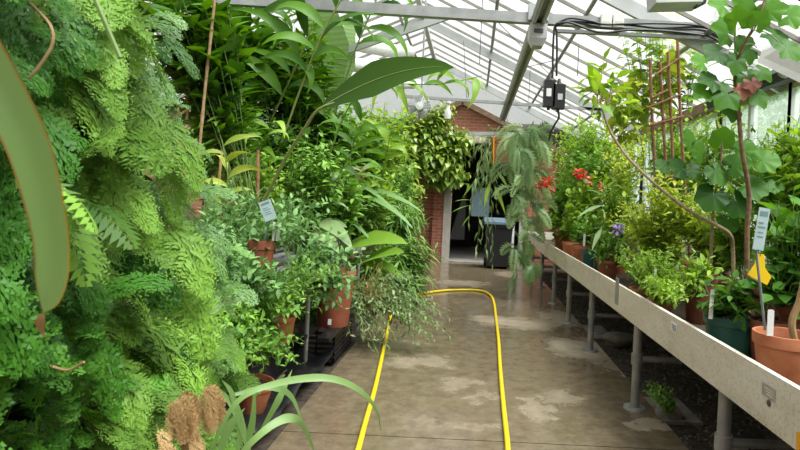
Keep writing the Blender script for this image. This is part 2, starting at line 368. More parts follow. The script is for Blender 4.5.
        if smooth:
            me.polygons.foreach_set('use_smooth',np.ones(len(sizes),bool))
            if smooth!='all': me.set_sharp_from_angle(angle=math.radians(40))
        me.materials.append(M[mat]); me.validate()
        o=bpy.data.objects.new(name,me); COL.objects.link(o)
        if parent is not None: o.parent=parent
        if kind: o['kind']=kind
        return o
def thing(name, label, cat, loc=(0,0,0), group=None):
    o=bpy.data.objects.new(name,None); COL.objects.link(o); o.location=tuple(float(v) for v in loc); o.empty_display_size=.1
    o['label']=label; o['category']=cat
    if group: o['group']=group
    return o
def tag(o, label, cat, group=None, kind=None):
    o['label']=label; o['category']=cat
    if group: o['group']=group
    if kind: o['kind']=kind
    return o
def struct(o, label=None, cat=None):
    o['kind']='structure'
    if label: o['label']=label
    if cat: o['category']=cat
    return o

# ------------------------------------------------------------------ leaf shapes
def T_leaf(w=.25, n=5, fold=.25, curl=.25, peak=.42, tip=1.1):
    t=np.linspace(0,1,n+1); wd=w*np.clip(t/peak,0,1)**.7*np.where(t<peak,1,np.clip((1-t)/(1-peak),0,1)**tip)+.006
    V=[]; 
    for a,b in zip(t,wd): V+=[(-b,a,fold*b-curl*a*a),(0,a,-curl*a*a),(b,a,fold*b-curl*a*a)]
    i=np.arange(n)[:,None]*3; F=np.concatenate([np.concatenate([i,i+1,i+4,i+3],1),np.concatenate([i+1,i+2,i+5,i+4],1)])
    V=np.array(V); return V,[F],V[:,1].copy()
def T_round(lobes=5, depth=.18, notch=.35, cup=.15, n=30, rag=0.):
    """rounded or lobed blade attached at its notch, one unit long"""
    th=np.linspace(-math.pi+notch,math.pi-notch,n); r=.55*(1-depth*(.5-.5*np.cos(th*lobes)))*(1-.12*np.abs(th)/math.pi)
    r=r*(1+rag*np.cos(np.arange(n)*math.pi))
    V=[(0,.35,0)]+[(a*math.sin(t),.35+a*math.cos(t),cup*a*(abs(math.sin(t*lobes/2))*.6-.5)) for t,a in zip(th,r)]
    V=[(0,.30,0.03)]+V[1:]
    F=np.array([(0,i,i+1) for i in range(1,n)]); V=np.array(V); return V,[F[:,::-1]],V[:,1].copy()
RJ=random.Random(5)
def T_kites(n=14, w=.5, ang=60, pw=.10, shape=None, kz=0., sub=0, start=.12, rach=.006, tw=.3):
    """feather shaped frond: pinnae in pairs along a midrib; sub>0 divides each pinna again"""
    V=[];F=[]
    def kite(b,d,L,W,z):
        s=np.array([-d[1],d[0]]); k=len(V)
        for q,zz in ((b,0),(b+d*L*.4+s*W,z*.4),(b+d*L,z),(b+d*L*.4-s*W,z*.4)): V.append((q[0],q[1],zz))
        F.append((k,k+3,k+2,k+1))
    for i in range(n):
        t=start+(1-start)*i/n; l=w*(shape(t) if shape else math.sin(math.pi*min(1,(t*.85+.15)))**.8)
        for sg in (-1,1):
            a=math.radians(ang+8*math.sin(i*2.1+sg)); d=np.array([sg*math.sin(a),math.cos(a)]); b=np.array([0,t])
            if sub and l>.07:
                z0=RJ.uniform(-.9,.5)*l*.22; zs=RJ.uniform(-.5,.5)
                for j in range(sub):
                    q=(j+.5)/sub; l2=l*.42*(1-q)**.6*(.55+.45*min(1,q*4))+.02
                    for s2 in (-1,1):
                        aa=a+s2*sg*math.radians(48) if True else a
                        d2=np.array([math.sin(a*sg+s2*math.radians(48)),math.cos(a*sg+s2*math.radians(48))])
                        kz_=len(V); kite(b+d*l*q,d2,l2*RJ.uniform(.75,1.2),l2*tw,RJ.uniform(-.5,.4)*l2)
                        for m in range(kz_,len(V)): V[m]=(V[m][0],V[m][1],V[m][2]+z0*q+zs*l*.12*q*q)
                kite(b,d,l,pw*l*.35,z0)
            else: kite(b,d,l,pw,kz*l)
    k=len(V); V+=[(-rach,0,0),(rach,0,0),(rach*.5,.5,0),(-rach*.5,.5,0),(.001,1,0),(-.001,1,0)]; F+=[(k,k+1,k+2,k+3),(k+3,k+2,k+4,k+5)]
    V=np.array(V); return V,[np.array(F)],V[:,1].copy()
def T_deep(n=9, w=.32):
    """deeply lobed flat blade like parsley or oak-leaf fern"""
    t=np.linspace(0,1,2*n+1); V=[];F=[]
    env=np.sin(math.pi*np.clip(t*.9+.08,0,1))**.8*w
    for i,(a,e) in enumerate(zip(t,env)):
        x=e*(1. if i%2 else .38)+.004; dy=.06 if i%2 else -.02
        V+=[(-x,a+dy*(i<2*n),-.1*x),(0,a,0),(x,a+dy*(i<2*n),-.1*x)]
    i=np.arange(2*n)[:,None]*3; F=np.concatenate([np.concatenate([i,i+1,i+4,i+3],1),np.concatenate([i+1,i+2,i+5,i+4],1)])
    V=np.array(V); V[:,1]=np.clip(V[:,1],0,1); return V,[F],V[:,1].copy()
OV=T_leaf(.24,5,.22,.22,.4,.8); OVS=T_leaf(.27,3,.2,.15,.45,.8); LAN=T_leaf(.115,7,.3,.35,.38,1.0); NAR=T_leaf(.055,4,.3,.3,.3,.9); HEART=T_leaf(.34,5,.2,.3,.28,.9)
WIDE=T_leaf(.25,9,.12,.10,.45,.75); STRAP=T_leaf(.06,16,.35,0.,.25,.8); RND=T_round(); FIG=T_round(5,.24,.3,.22,44,.025); RIPPLE=T_round(7,.12,.25,.2,30)
FERN=T_kites(12,.34,50,.03,sub=7,kz=-.25,tw=.17); FERN2=T_kites(10,.36,50,.035,sub=5,kz=-.3,tw=.22); FEATHER=T_kites(20,.20,55,.016,kz=-.1); DEEP=T_deep(); PARS=T_kites(6,.46,48,.06,kz=-.25,start=.2,shape=lambda t:1.15-.8*t,sub=3,tw=.42); POLY=T_kites(13,.36,60,.035,kz=-.3,start=.15)
PALM=T_kites(22,.42,42,.018,kz=-.25,start=.15); TRAIL=T_kites(13,.24,52,.034,kz=-.3); PETAL=T_leaf(.38,3,.15,.1,.6,.6)
ANGEL=T_kites(9,.5,50,.02,kz=-.1,start=.3)

def rnd(a,b,n=None): return rng.uniform(a,b,n)
def bez(a,b,c,n=10):
    t=np.linspace(0,1,n)[:,None]; a,b,c=map(np.asarray,(a,b,c)); return (1-t)**2*a+2*t*(1-t)*b+t*t*c
def smooth(pts,n=40):
    """Catmull-Rom through the points"""
    p=np.asarray(pts,float); p=np.vstack([2*p[0]-p[1],p,2*p[-1]-p[-2]]); m=len(p)-3; o=[]
    for q in np.linspace(0,m-1e-6,n):
        i=int(q); t=q-i; a,b,c,d=p[i:i+4]; o.append(.5*((2*b)+(-a+c)*t+(2*a-5*b+4*c-d)*t*t+(-a+3*b-3*c+d)*t**3))
    return np.array(o)
def ell(x0,y0,x1,y1,Y,ry):
    c=P((x0+x1)/2,(y0+y1)/2,Y); return c,np.array([(x1-x0)/2*Y/F,ry,(y1-y0)/2*Y/F])
def in_ell(c,r,n,shell=.55):
    v=unit(rng.normal(size=(n,3))); return c+v*(rnd(shell**3,1,n)**(1/3))[:,None]*r
def sprig(fol, stm, pts, tpl, size, gap, spread=60, start=.3, lift=.2, jit=.25, r=.004, pair=False, wid=1., full=True):
    """leaves set round a stem"""
    pts=np.asarray(pts); seg=np.linalg.norm(np.diff(pts,axis=0),axis=1); cum=np.concatenate([[0],np.cumsum(seg)]); Lt=cum[-1]
    if stm is not None:
        i0=0 if full else max(0,int(start*(len(pts)-1))-1)
        stm.tube(pts[i0:],np.linspace(r,r*.4,len(pts))[i0:],5,False)
    q=np.arange(start*Lt,Lt,gap); 
    if len(q)==0: return
    pos=np.stack([np.interp(q,cum,pts[:,k]) for k in range(3)],1); tg=unit(np.stack([np.interp(q,cum,np.gradient(pts[:,k])) for k in range(3)],1))
    k=len(q); x=unit(np.cross(tg,np.array([.13,.05,1.]))); y=np.cross(x,tg); a=np.arange(k)*(math.pi if pair else 2.4)+rnd(0,6.28)+rng.normal(0,jit,k)
    if pair: pos=np.repeat(pos,2,0); tg=np.repeat(tg,2,0); x=np.repeat(x,2,0); y=np.repeat(y,2,0); a=np.repeat(np.arange(k)*1.57*0+rng.normal(0,.5,k),2)+np.tile([0,math.pi],k); k*=2
    rad=np.cos(a)[:,None]*x+np.sin(a)[:,None]*y; sp=np.radians(spread)+rng.normal(0,.2,k)
    d=tg*np.cos(sp)[:,None]+rad*np.sin(sp)[:,None]+np.array([0,0,lift]); up=np.array([0,0,1.])+rng.normal(0,.35,(k,3))+tg*.2
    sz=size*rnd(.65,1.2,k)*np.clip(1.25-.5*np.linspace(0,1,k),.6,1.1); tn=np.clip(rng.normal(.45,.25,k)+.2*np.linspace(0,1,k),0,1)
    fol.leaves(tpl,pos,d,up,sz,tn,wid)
def shrub(name, label, cat, base, regions, tpl, size, gap, mat, stem='stem_green', nst=40, spread=60, ry=.3, shell=.3, start=.35, group=None, r=.004, pot=None, lift=.2, sag=.15, pair=False, tail=.55, wid=1., dens=1.5, fullp=.05):
    """a leafy bush: stems rise from the base into the given regions (x0,y0,x1,y1,Y[,ry]) and carry leaves"""
    t=thing(name,label,cat,base,group)
    f,s=G(),G(); base=np.asarray(base,float)
    b0=base.copy()
    if pot: b0[2]+=pot[2]*.85
    for rg in regions:
        c,rr=ell(*rg[:5],rg[5] if len(rg)>5 else ry); k=max(4,int(dens*nst/len(regions)))
        for p in in_ell(c,rr,k,shell):
            mid=(b0+p)/2+np.array([0,0,1])*np.linalg.norm(p-b0)*sag+rng.normal(0,.04,3)
            sprig(f,s,bez(b0+rng.normal(0,.02,3)*[1,1,0],mid,p,14),tpl,size,gap,spread,max(start,1-tail/max(.01,np.linalg.norm(p-b0))),lift,r=r,pair=pair,wid=wid,full=rng.random()<fullp)
    f.build('foliage',mat,t,'all'); s.build('stems',stem,t)
    if pot: make_pot(t,base,*pot)
    return t
def make_pot(t, base, r, mat, h, flare=.72):
    g=G(); b=np.asarray(base,float); rim=h*.2
    g.lathe(b,[(r*flare*.2,0),(r*flare,0),(r*flare+.004,.006),(r*.93,h-rim),(r,h-rim+.003),(r*1.02,h-.004),(r*1.01,h),(r*.92,h),(r*.90,h-.01),(r*.86,h*.82)],28)
    p=g.build('pot',mat,t); s=G(); s.lathe(b,[(.001,h*.86),(r*.5,h*.87),(r*.88,h*.84)],24); s.build('soil','soil',t)
    return p

# ================================================================== THE SETTING
XE, ZE, PITCH, XR = 3.05, 2.90, .462, -1.05     # eave, roof pitch, ridge
ZR = ZE+(XE-XR)*PITCH; XL = 2*XR-XE
YF, YB, YD = -2.5, 13.3, 18.0                  # near end, gable wall, back of the dark room
def zroof(x): return ZR-abs(x-XR)*PITCH

g=G(); ys=[-2.6,.7,3.5,6.2,9.0,11.8,13.3]
for a,b in zip(ys[:-1],ys[1:]): g.box((-1.12,a+.005,-.12),(1.43,b-.005,0))
path=struct(g.build('floor_path','path',smooth=False),'wet grey concrete slab path with pale dry patches','path')
g=G(); g.box((XL,-2.6,-.3),(-1.12,YB,-.035)); g.box((1.43,-2.6,-.3),(XE,YB,-.035)); g.box((-1.12,-2.6,-.3),(1.43,YB,-.12))
struct(g.build('floor','earth',smooth=False),'bare dark earth beside the path','floor')
g=G()
for (x0,x1,y0,y1) in ((1.44,1.72,4.0,4.5),(1.44,1.66,2.2,2.9),(1.44,1.7,6.4,7.1)): g.box((x0,y0,-.06),(x1,y1,-.012))
struct(g.build('floor_kerb','stone'),'grey concrete edging blocks beside the path','edging')
# outside
g=G(); g.box((-30,-12,-.5),(40,45,-.32)); struct(g.build('ground','grass'),'grass outside the greenhouse','ground')

# side wall: knee wall, sill, window bays
g=G(); g.box((XE,-2.6,-.05),(XE+.12,YB,.95)); struct(g.build('wall_right','white_paint',smooth=False),'white painted knee wall behind the bench','wall')
g=G(); g.box((XL-.2,-2.6,-.05),(XL,YB,ZE)); struct(g.build('wall_left','brick',smooth=False),'red brick wall behind the dense plants, full height to darken the left','wall')  # carried solid up to the eave to shut out light from the left
g=G(); g.prism([(XL,-2.6,-.05),(XE,-2.6,-.05),(XE,-2.6,ZE-.1),(XR,-2.6,ZR-.6),(XL,-2.6,ZE-.1)],(0,-.2,0)); struct(g.build('wall_light_block','brick',smooth=False),'unseen red brick end wall added to block light from behind','wall')  # unseen end wall, added to keep out sky light from behind the camera
g=G(); g.box((XE-.05,-2.6,.95),(XE+.14,YB,1.0)); struct(g.build('trim_1','alu'),'pale metal sill under the side windows','sill')
g=G(); g.box((XE-.10,-2.6,ZE-.10),(XE+.06,YB,ZE+.02)); struct(g.build('trim_2','wood_old'),'weathered eave plate above the side windows','eave')
wy=np.arange(-2.5,13.0,1.6); nwin=0
for y in wy:
    nwin+=1; e=bpy.data.objects.new('window_%d'%nwin,None); COL.objects.link(e); e.location=(XE+.04,y,1.0)
    struct(e,'tall white framed side window with hazy panes','window')
    g=G()
    for k in (0,.8,1.6): g.box((XE+.01,y+k-.03,1.0),(XE+.09,y+k+.03,ZE-.1))
    g.box((XE+.02,y,1.0),(XE+.08,y+1.6,1.05)); g.box((XE+.02,y,ZE-.16),(XE+.08,y+1.6,ZE-.1)); g.box((XE+.03,y,1.88),(XE+.07,y+1.6,1.91))
    g.build('frame','white_paint',e,False)
    g=G(); g.box((XE+.045,y,1.05),(XE+.05,y+1.6,ZE-.15)); g.build('pane','wall_glass',e,False)
# roof
ce=bpy.data.objects.new('ceiling',None); COL.objects.link(ce); ce.location=(XR,0,ZR); struct(ce,'sloping white glass roof with thin bars','roof')
for nm,xe in (('glass_slope',XE),('glass_slope',XL)):
    g=G(); g.add([(XR,-2.6,ZR+.02),(xe,-2.6,ZE+.02),(xe,YB,ZE+.02),(XR,YB,ZR+.02)],[np.array([0,1,2,3])]); g.build(nm,'roof_glass',ce,False)
for xe in (XE,XL):
    for y in np.arange(-2.4,YB,.56):
        g=G(); g.bar((XR,y,ZR),(xe,y,ZE),.022,.04); g.build('glazing_bar','bar_grey',ce,False)
for x in (1.2,2.2,.2,-1.4,-2.4): 
    g=G(); g.tube([(x,-2.5,zroof(x)-.06),(x,YB,zroof(x)-.06)],.026,8); g.build('purlin','galv_pipe',ce)
g=G(); g.box((XR-.04,-2.5,ZR-.1),(XR+.04,YB,ZR+.04)); g.build('ridge_bar','alu',ce,False)
for y in (1.2,5.62,10.0,12.9):
    for xe in (XE,XL):
        g=G(); g.bar((XR,y,ZR-.12),(xe,y,ZE-.12),.05,.14); g.build('main_rafter','alu',ce,False)
for a,b in (((1.1,8.2,zroof(1.1)-.2),(.62,9.9,zroof(.6)-.2)),((.1,7.2,3.9),(1.5,9.9,3.55)),((-.2,9.9,3.3),(-.3,9.9,4.3)),((.9,9.9,3.3),(.9,9.9,3.85)),((0.0,7.4,3.3),(.0,7.4,4.2)),((1.3,7.4,3.2),(1.3,7.4,3.6))):
    g=G(); g.tube([a,b],.006,5); g.build('tie_rod','pipe_dark',ce)
# gable wall of the brick building, doorway, dark room
XD0,XD1,ZD=-.66,1.12,2.86; CB=.72
XB=-.35
def zc(x): return ZR-(XB-XR)*PITCH-CB-abs(x-XB)*PITCH
g=G()
g.prism([(XL,YB,-.05),(XD0-.22,YB,-.05),(XD0-.22,YB,zc(XD0-.22)),(XL,YB,zc(XL))],(0,.25,0))
g.prism([(XD1,YB,-.05),(XE,YB,-.05),(XE,YB,zc(XE)),(XD1,YB,zc(XD1))],(0,.25,0))
g.prism([(XD0-.22,YB,ZD+.22),(XD1,YB,ZD+.22),(XD1,YB,zc(XD1)),(XB,YB,zc(XB)),(XD0-.22,YB,zc(XD0-.22))],(0,.25,0))
struct(g.build('wall_back','brick',smooth=False),'red brick gable wall with the doorway','wall')
g=G(); g.box((XD0-.27,YB-.14,-.05),(XD0-.02,YB+.2,ZD)); struct(g.build('wall_pier','brick',smooth=False),'red brick pier beside the doorway','pier')
g=G(); g.box((XD0-.02,YB-.16,-.05),(XD0+.15,YB+.2,ZD)); g.box((XD1,YB-.06,-.05),(XD1+.13,YB+.26,ZD)); struct(g.build('trim_3','stone_jamb',smooth=False),'pale stone jambs of the doorway','jamb')
g=G(); g.box((XD0-.3,YB-.06,ZD),(XD1+.2,YB+.27,ZD+.22)); struct(g.build('trim_4','cream',smooth=False),'pale stone lintel over the doorway','lintel')
g=G()
for xe in (XE,XL): g.bar((XB,YB+.1,zc(XB)+.06),(xe,YB+.1,zc(xe)+.06),.4,.12)
struct(g.build('trim_5','wood_old',smooth=False),'brown coping along the brick gable','coping')
g=G(); g.prism([(XL,YB+.12,zc(XL)+.12),(XB,YB+.12,zc(XB)+.12),(XE,YB+.12,zc(XE)+.12),(XE,YB+.12,ZE),(XR,YB+.12,ZR),(XL,YB+.12,ZE)],(0,.006,0))
struct(g.build('window_20','roof_glass',smooth=False),'strip of glass above the brick gable','window')
g=G(); g.box((-2.5,YB+.25,-.1),(2.6,YD,0)); struct(g.build('floor_room','stone_jamb',smooth=False),'pale floor of the dark room','floor')
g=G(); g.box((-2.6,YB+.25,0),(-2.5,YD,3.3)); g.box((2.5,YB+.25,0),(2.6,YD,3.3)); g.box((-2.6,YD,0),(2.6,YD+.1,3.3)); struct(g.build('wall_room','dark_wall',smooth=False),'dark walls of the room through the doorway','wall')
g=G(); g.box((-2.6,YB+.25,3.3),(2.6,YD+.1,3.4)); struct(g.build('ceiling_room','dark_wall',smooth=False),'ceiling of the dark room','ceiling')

# ================================================================== OVERHEAD FITTINGS
def bar_thing(name,label,cat,a,b,w,h,mat,part):
    t=thing(name,label,cat,(np.asarray(a)+np.asarray(b))/2); g=G(); g.bar(a,b,w,h); g.build(part,mat,t,False); return t
A,B=P(60,-10.5,5.55),P(728,31,5.55)
t=thing('tie_beam','long galvanised box beam crossing above the path, carrying the cables','beam',(A+B)/2)
g=G(); g.bar(A,B,.08,.10); g.build('box_section','galv',t,False)
A2=P(556,31,5.55); g=G(); g.bar(A2,P(735,40,5.55),.05,.03); g.build('lower_rail','galv',t,False)
g=G(); g.box(tuple(P(716,40,5.5)),tuple(P(728,12,5.6))); g.build('bracket','galv',t,False)
g=G(); g.bar(P(160,128,13.0),P(542,135,13.0),.08,.09); tag(g.build('tie_beam','galv',smooth=False),'far grey tie beam in front of the brick gable, holding the hanging planter','beam')
g=G(); g.bar(P(400,96,10.0),P(620,111,10.0),.05,.05); tag(g.build('tie_beam','galv',smooth=False),'middle thin tie beam under the pale rafter','beam')
g=G(); g.tube([P(170,82,7.0),P(300,82,7.0)],.045,10); tag(g.build('water_pipe','galv'),'grey horizontal pipe among the tall broad leaves','pipe')
g=G(); g.bar(P(336,54,7.2),P(460,12,7.2),.05,.09); tag(g.build('roof_strut','alu',smooth=False),'pale slanting strut under the roof above the big dark leaf','strut')
g=G(); g.tube([(2.36,5.1,3.42),(2.34,8.1,3.42)],.034,10); tag(g.build('conduit','pipe_dark'),'dark round pipe running under the roof glass above the cane trellis','pipe')
# light strip over the path
lx,lz=.555,3.30
t=thing('strip_light','long unlit grey strip light hanging along the path under the roof','light',(lx,8,lz))
g=G(); g.box((lx-.065,4.2,lz-.02),(lx+.065,12.4,lz+.03)); g.build('body','galv_pipe',t,False)
for s in (-.045,.045):
    g=G(); g.tube([(lx+s,4.3,lz-.045),(lx+s,12.3,lz-.045)],.022,8); g.build('tube','alu',t)
g=G(); g.box((lx-.10,5.48,lz-.01),(lx+.10,5.62,lz+.15)); g.box((lx-.085,5.42,lz-.20),(lx+.085,5.60,lz-.06)); g.prism([(lx-.085,5.42,lz-.20),(lx+.085,5.42,lz-.20),(lx+.05,5.44,lz-.27),(lx-.05,5.44,lz-.27)],(0,.14,0)); g.build('end_cap','alu',t,False)
g=G(); g.box((lx-.045,5.405,lz-.15),(lx+.045,5.42,lz-.115)); g.build('clip','pipe_dark',t,False)
# sockets, cables and control boxes
for k,(px,nm) in enumerate(((606,'white double socket box on the tie beam, first from the strip light'),(618,'white double socket box on the tie beam, beside the cable bundle'))):
    c=P(px,21,5.47); t=thing('socket_box',nm,'socket',c); g=G(); g.box(c-[.052,.03,.065],c+[.052,.03,.065]); g.build('housing','white_plastic',t,False)
    g=G(); 
    for z in (-.03,): g.box(c+[-.03,-.034,z-.018],c+[.03,-.03,z+.018])
    g.build('cover','cream',t,False)
for k,(dy,dz) in enumerate(((0,0),(3,.0),(-2.5,0),(5,0))):
    pts=[P(x,y+dy*min(1,abs(x-556)/30)+(1.5*math.sin(x*.06+k)),5.46-.01*k) for x,y in ((556,25),(570,21),(590,24),(605,26),(630,25),(660,27),(695,28),(712,31),(722,36+k))]
    if k<2: pts=[P(552.5+4*k,78-2*k,5.46),P(553+4*k,50,5.46),P(554+2.5*k,32,5.46)]+pts
    g=G(); g.tube(smooth(pts,50),.0105,6); tag(g.build('cable','cable'),['black cable dropping from the beam to the switch box with a white label','black cable dropping from the beam to the grey faced control box','thin black cable lying highest along the tie beam','thin black cable sagging lowest along the tie beam'][k],'cable')
for px,py,w_,h_,lab,face in ((549,94,11,26,'black hanging switch box with a white label','label_white'),(558.5,97,12,24,'black hanging control box with a grey window','lens')):
    c=P(px,py,5.45); t=thing('control_box',lab,'electric box',c); a=w_/2*5.45/F; b=h_/2*5.45/F
    g=G(); g.box(c-[a,.05,b],c+[a,.05,b]); g.build('housing','cable',t,False)
    g=G(); g.box(c+[-a*.6,-.056,-b*.25],c+[a*.3,-.05,b*.35]) if face=='label_white' else g.box(c+[-a*.25,-.056,-b*.3],c+[a*.55,-.05,b*.2]); g.build('label' if face=='label_white' else 'window',face,t,False)
    g=G(); g.tube([c+[0,0,b],c+[.0,0,b+.06]],[.022,.014],10); g.tube([c+[0,0,-b],c+[0,0,-b-.03]],[.018,.014],10); g.build('gland','pipe_dark',t)
g=G(); g.tube(smooth([P(557,109,5.45),P(559,117,5.45),P(555,124,5.5),P(551,132,5.7),P(549,140,6.0)],20),.010,6); tag(g.build('cable','cable'),'short black cable hanging below the control boxes','cable')
# grow lamp at the top edge
c=P(679,3,5.0); t=thing('grow_lamp','grey overhead grow lamp with reflector hood above the yellow-green climber','lamp',c)
g=G(); g.prism([c+[-.26,-.12,.14],c+[.12,-.12,.14],c+[.17,-.12,-.02],c+[-.24,-.12,-.05]],(0,.26,0)); g.build('hood','alu',t,False)
g=G(); g.tube([c+[.13,0,.02],c+[.22,0,.05]],[.07,.05],14); g.build('cap','pipe_dark',t)
g=G(); g.tube([c+[0,0,.14],c+[0,0,.45]],.012,6); g.build('hanger','pipe_dark',t)
# long trough under the eave
A,B=np.array([2.90,4.3,2.80]),np.array([2.90,6.95,2.80])
t=thing('gutter_trough','long dark trough fixed below the eave beside the side windows','trough',A)
g=G(); g.prism([A+[-.07,0,.05],A+[-.05,0,-.04],A+[.05,0,-.04],A+[.07,0,.05]],B-A); g.build('channel','cable',t,False)
g=G(); g.bar(A+[-.07,0,.07],B+[-.07,0,.07],.02,.04); g.build('rail','alu',t,False)
g=G(); c=PX(786,70,2.83); g.lathe(c,[(.07,-.03),(.075,.03),(.05,.035),(.045,-.01),(.0,-.012)],18,axis=(-.3,-1,.2)); g.build('end_fitting','galv',t)
g=G(); A,B=P(752,52,5.0),P(815,70,4.6); g.prism([P(757,62,5.4),P(815,90,4.6),P(815,28,4.7),P(770,33,5.4)],(.02,0,.02)); tag(g.build('roof_vent_sheet','shade_cloth',smooth=False),'white translucent sheet hung under the roof in the top corner','sheet')
# circulation fan
c=P(420,107,7.4); t=thing('circulation_fan','round white caged fan hanging below the roof beside the climbing vine','fan',c)
R_=11.5*7.4/F; g=G()
for r in (1,.8,.6,.4): g.tube([c+[R_*r*math.cos(a),-.06*(1-r*r)-.03,R_*r*math.sin(a)] for a in np.linspace(0,6.283,33)],.004,5,False)
for k in range(20):
    a=k*math.pi/10; g.tube([c+[.03*math.cos(a),-.09,.03*math.sin(a)],c+[R_*math.cos(a),-.03,R_*math.sin(a)],c+[R_*math.cos(a),.05,R_*math.sin(a)]],.003,4,False)
g.build('cage','alu',t)
g=G(); g.lathe(c,[(.0,-.1),(.05,-.095),(.05,.02),(.06,.12),(0,.12)],18,axis=(0,1,0)); g.build('motor','white_plastic',t)
for k in range(4):
    a=k*math.pi/2+.3; e=np.array([math.cos(a),0,math.sin(a)]); f=np.array([-math.sin(a),0,math.cos(a)])
    g=G(); g.prism([c+e*.04-f*.03,c+e*R_*.9-f*.07,c+e*R_*.9+f*.05,c+e*.04+f*.03],(0,.008,0)); g.build('blade','galv',t,False)
g=G(); g.tube([c+[0,.1,0],c+[0,.1,1.85]],.012,6); g.build('hanger','galv',t)
c=P(448,108,10.2); t=thing('wall_lamp','small white fitting hanging from the thin tie beam beside the fan','light',c)
g=G(); g.lathe(c,[(0,.16),(.05,.16),(.05,.08),(.03,.06),(.03,-.02),(.06,-.06),(.06,-.2),(0,-.2)],14); g.build('body','white_plastic',t)
# rolled shade cloth on the left slope
for k,(a,b,r) in enumerate(((P(335,62,8),P(412,66,9.5),.11),(P(350,42,9),P(410,52,10.5),.12),(P(362,78,9),P(420,84,10.5),.08))):
    g=G(); m=(a+b)/2-[0,0,.08]; g.tube(bez(a,m,b,14),r+rng.normal(0,.008,14),12)
    tag(g.build('shade_roll','shade_cloth'),['white rolled shade cloth sagging over the pale banana leaf','white rolled shade cloth, topmost under the roof strut','thin white rolled shade cloth behind the tip of the big dark leaf'][k],'shade roll')

# ================================================================== BENCHES
TB,TT,TZ=.635,.86,.70
t=thing('plant_bench','long pale board fronted plant bench on grey pipe legs beside the path','bench',(1.27,6,0))
g=G(); g.box((1.235,-1.5,TB),(1.26,12.5,TT)); g.build('front_board','board',t,False)
g=G(); g.box((2.62,-1.5,TB),(2.645,12.5,TT)); g.build('back_board','board',t,False)
g=G(); g.box((1.235,12.5,TB),(2.645,12.53,TT)); g.build('end_board','board',t,False)
g=G(); g.box((1.26,-1.5,TB),(2.62,12.5,TZ)); g.build('bed','soil',t,False)
for y in (1.3,2.75,4.2,5.8,7.14,8.44,10.0,11.6):
    for x in (1.285,2.45):
        g=G(); g.tube([(x,y,0 if x<2 else -.04),(x,y,TB)],.032,14); lg=g.build('leg','galv_pipe',t)
        g=G(); g.lathe((x,y,0 if x<2 else -.04),[(.001,.012),(.08,.012),(.085,0)][::-1],16); g.build('foot_flange','galv_pipe',lg); g=G(); g.lathe((x,y,.37),[(.032,-.04),(.042,-.04),(.042,.04),(.032,.04)],14); g.build('coupling','galv_pipe',lg)
    g=G(); g.tube([(1.3,y,.37),(2.45,y,.37)],.022,10); g.build('cross_pipe','galv_pipe',t)
g=G(); g.tube([(2.45,-1,.37),(2.45,11.6,.37)],.022,10); g.build('long_pipe','galv_pipe',t)
def bench_label(px,py,w_,h_,lab,mat):
    c=PX(px,py,1.234); t=thing('bench_label',lab,'label',c); g=G(); g.box(c-[.003,w_/2,h_/2],c+[.001,w_/2,h_/2]); g.build('plate',mat,t,False)
    g=G()
    for k in range(3): g.box(c+[-.0042,-w_*.36,h_*(.2-.22*k)-.002],c+[-.003,w_*(.3-.1*k),h_*(.2-.22*k)+.003])
    g.build('writing','ink' if mat=='label_white' else 'board',t,False)
bench_label(674,327.5,.10,.055,'small white label on the bench board below the dark green pot','label_white')
bench_label(769,392,.10,.05,'faded blank label on the bench board below the terracotta pot','stone_jamb')
g=G(); c=PX(769,403,1.234); g.lathe(c,[(.0,.004),(.012,.004),(.014,0)],12,axis=(-1,0,0)); tag(g.build('bolt_head','pipe_dark'),'dark round bolt head on the bench board under the faded label','bolt')
g=G(); c=PX(617,291,1.234); g.box(c-[.003,.05,.11],c+[.001,.05,.11]); tag(g.build('joint_plate','galv',smooth=False),'grey metal plate joining two lengths of the bench board','plate')

t=thing('plant_staging','grey metal two level plant staging hidden behind the ferns and shrubs','bench',(-1.4,5,0))
for nm,x0,x1,z,y1 in (('upper_shelf',-2.9,-1.28,.86,12.5),('lower_shelf',-2.9,-1.06,.32,8.2)):
    g=G()
    for k in range(9): 
        x=x0+(x1-x0)*(k+.5)/9; g.box((x-.05,4.55 if z<.5 else .4,z-.03),(x+.05,y1,z))
    g.build(nm,'galv_pipe' if z>.5 else 'black_plastic',t,False)  # lower shelf coloured black to pass for the shade under the staging
for y in (.8,2.6,4.66,6.7,8.9,11.):
    for x in (-1.33,-2.7):
        g=G(); g.tube([(x,y,-.04),(x,y,.98)],.018,10); g.build('leg','galv_pipe',t)
    g=G(); g.box((-2.9,y-.02,.79),(-1.3,y+.02,.83)); g.build('rail','galv_pipe',t,False)

# ================================================================== HOSE, FLOOR THINGS
pts=[(352,470),(358,450),(366,420),(375,388),(383,352),(389,325),(393,308),(405,297),(425,293),(440,291),(455,290),(472,290),(484,291.5),(491,296),(494,303),(496,318),(498.5,340),(500,365),(502.5,395),(505,420),(507.5,445),(508.5,475)]
W=np.array([PZ(x,y,.018) for x,y in pts]); g=G(); g.tube(smooth(W,160),.0175,10)
hose=tag(g.build('garden_hose','hose'),'yellow garden hose looped along the wet path','hose')
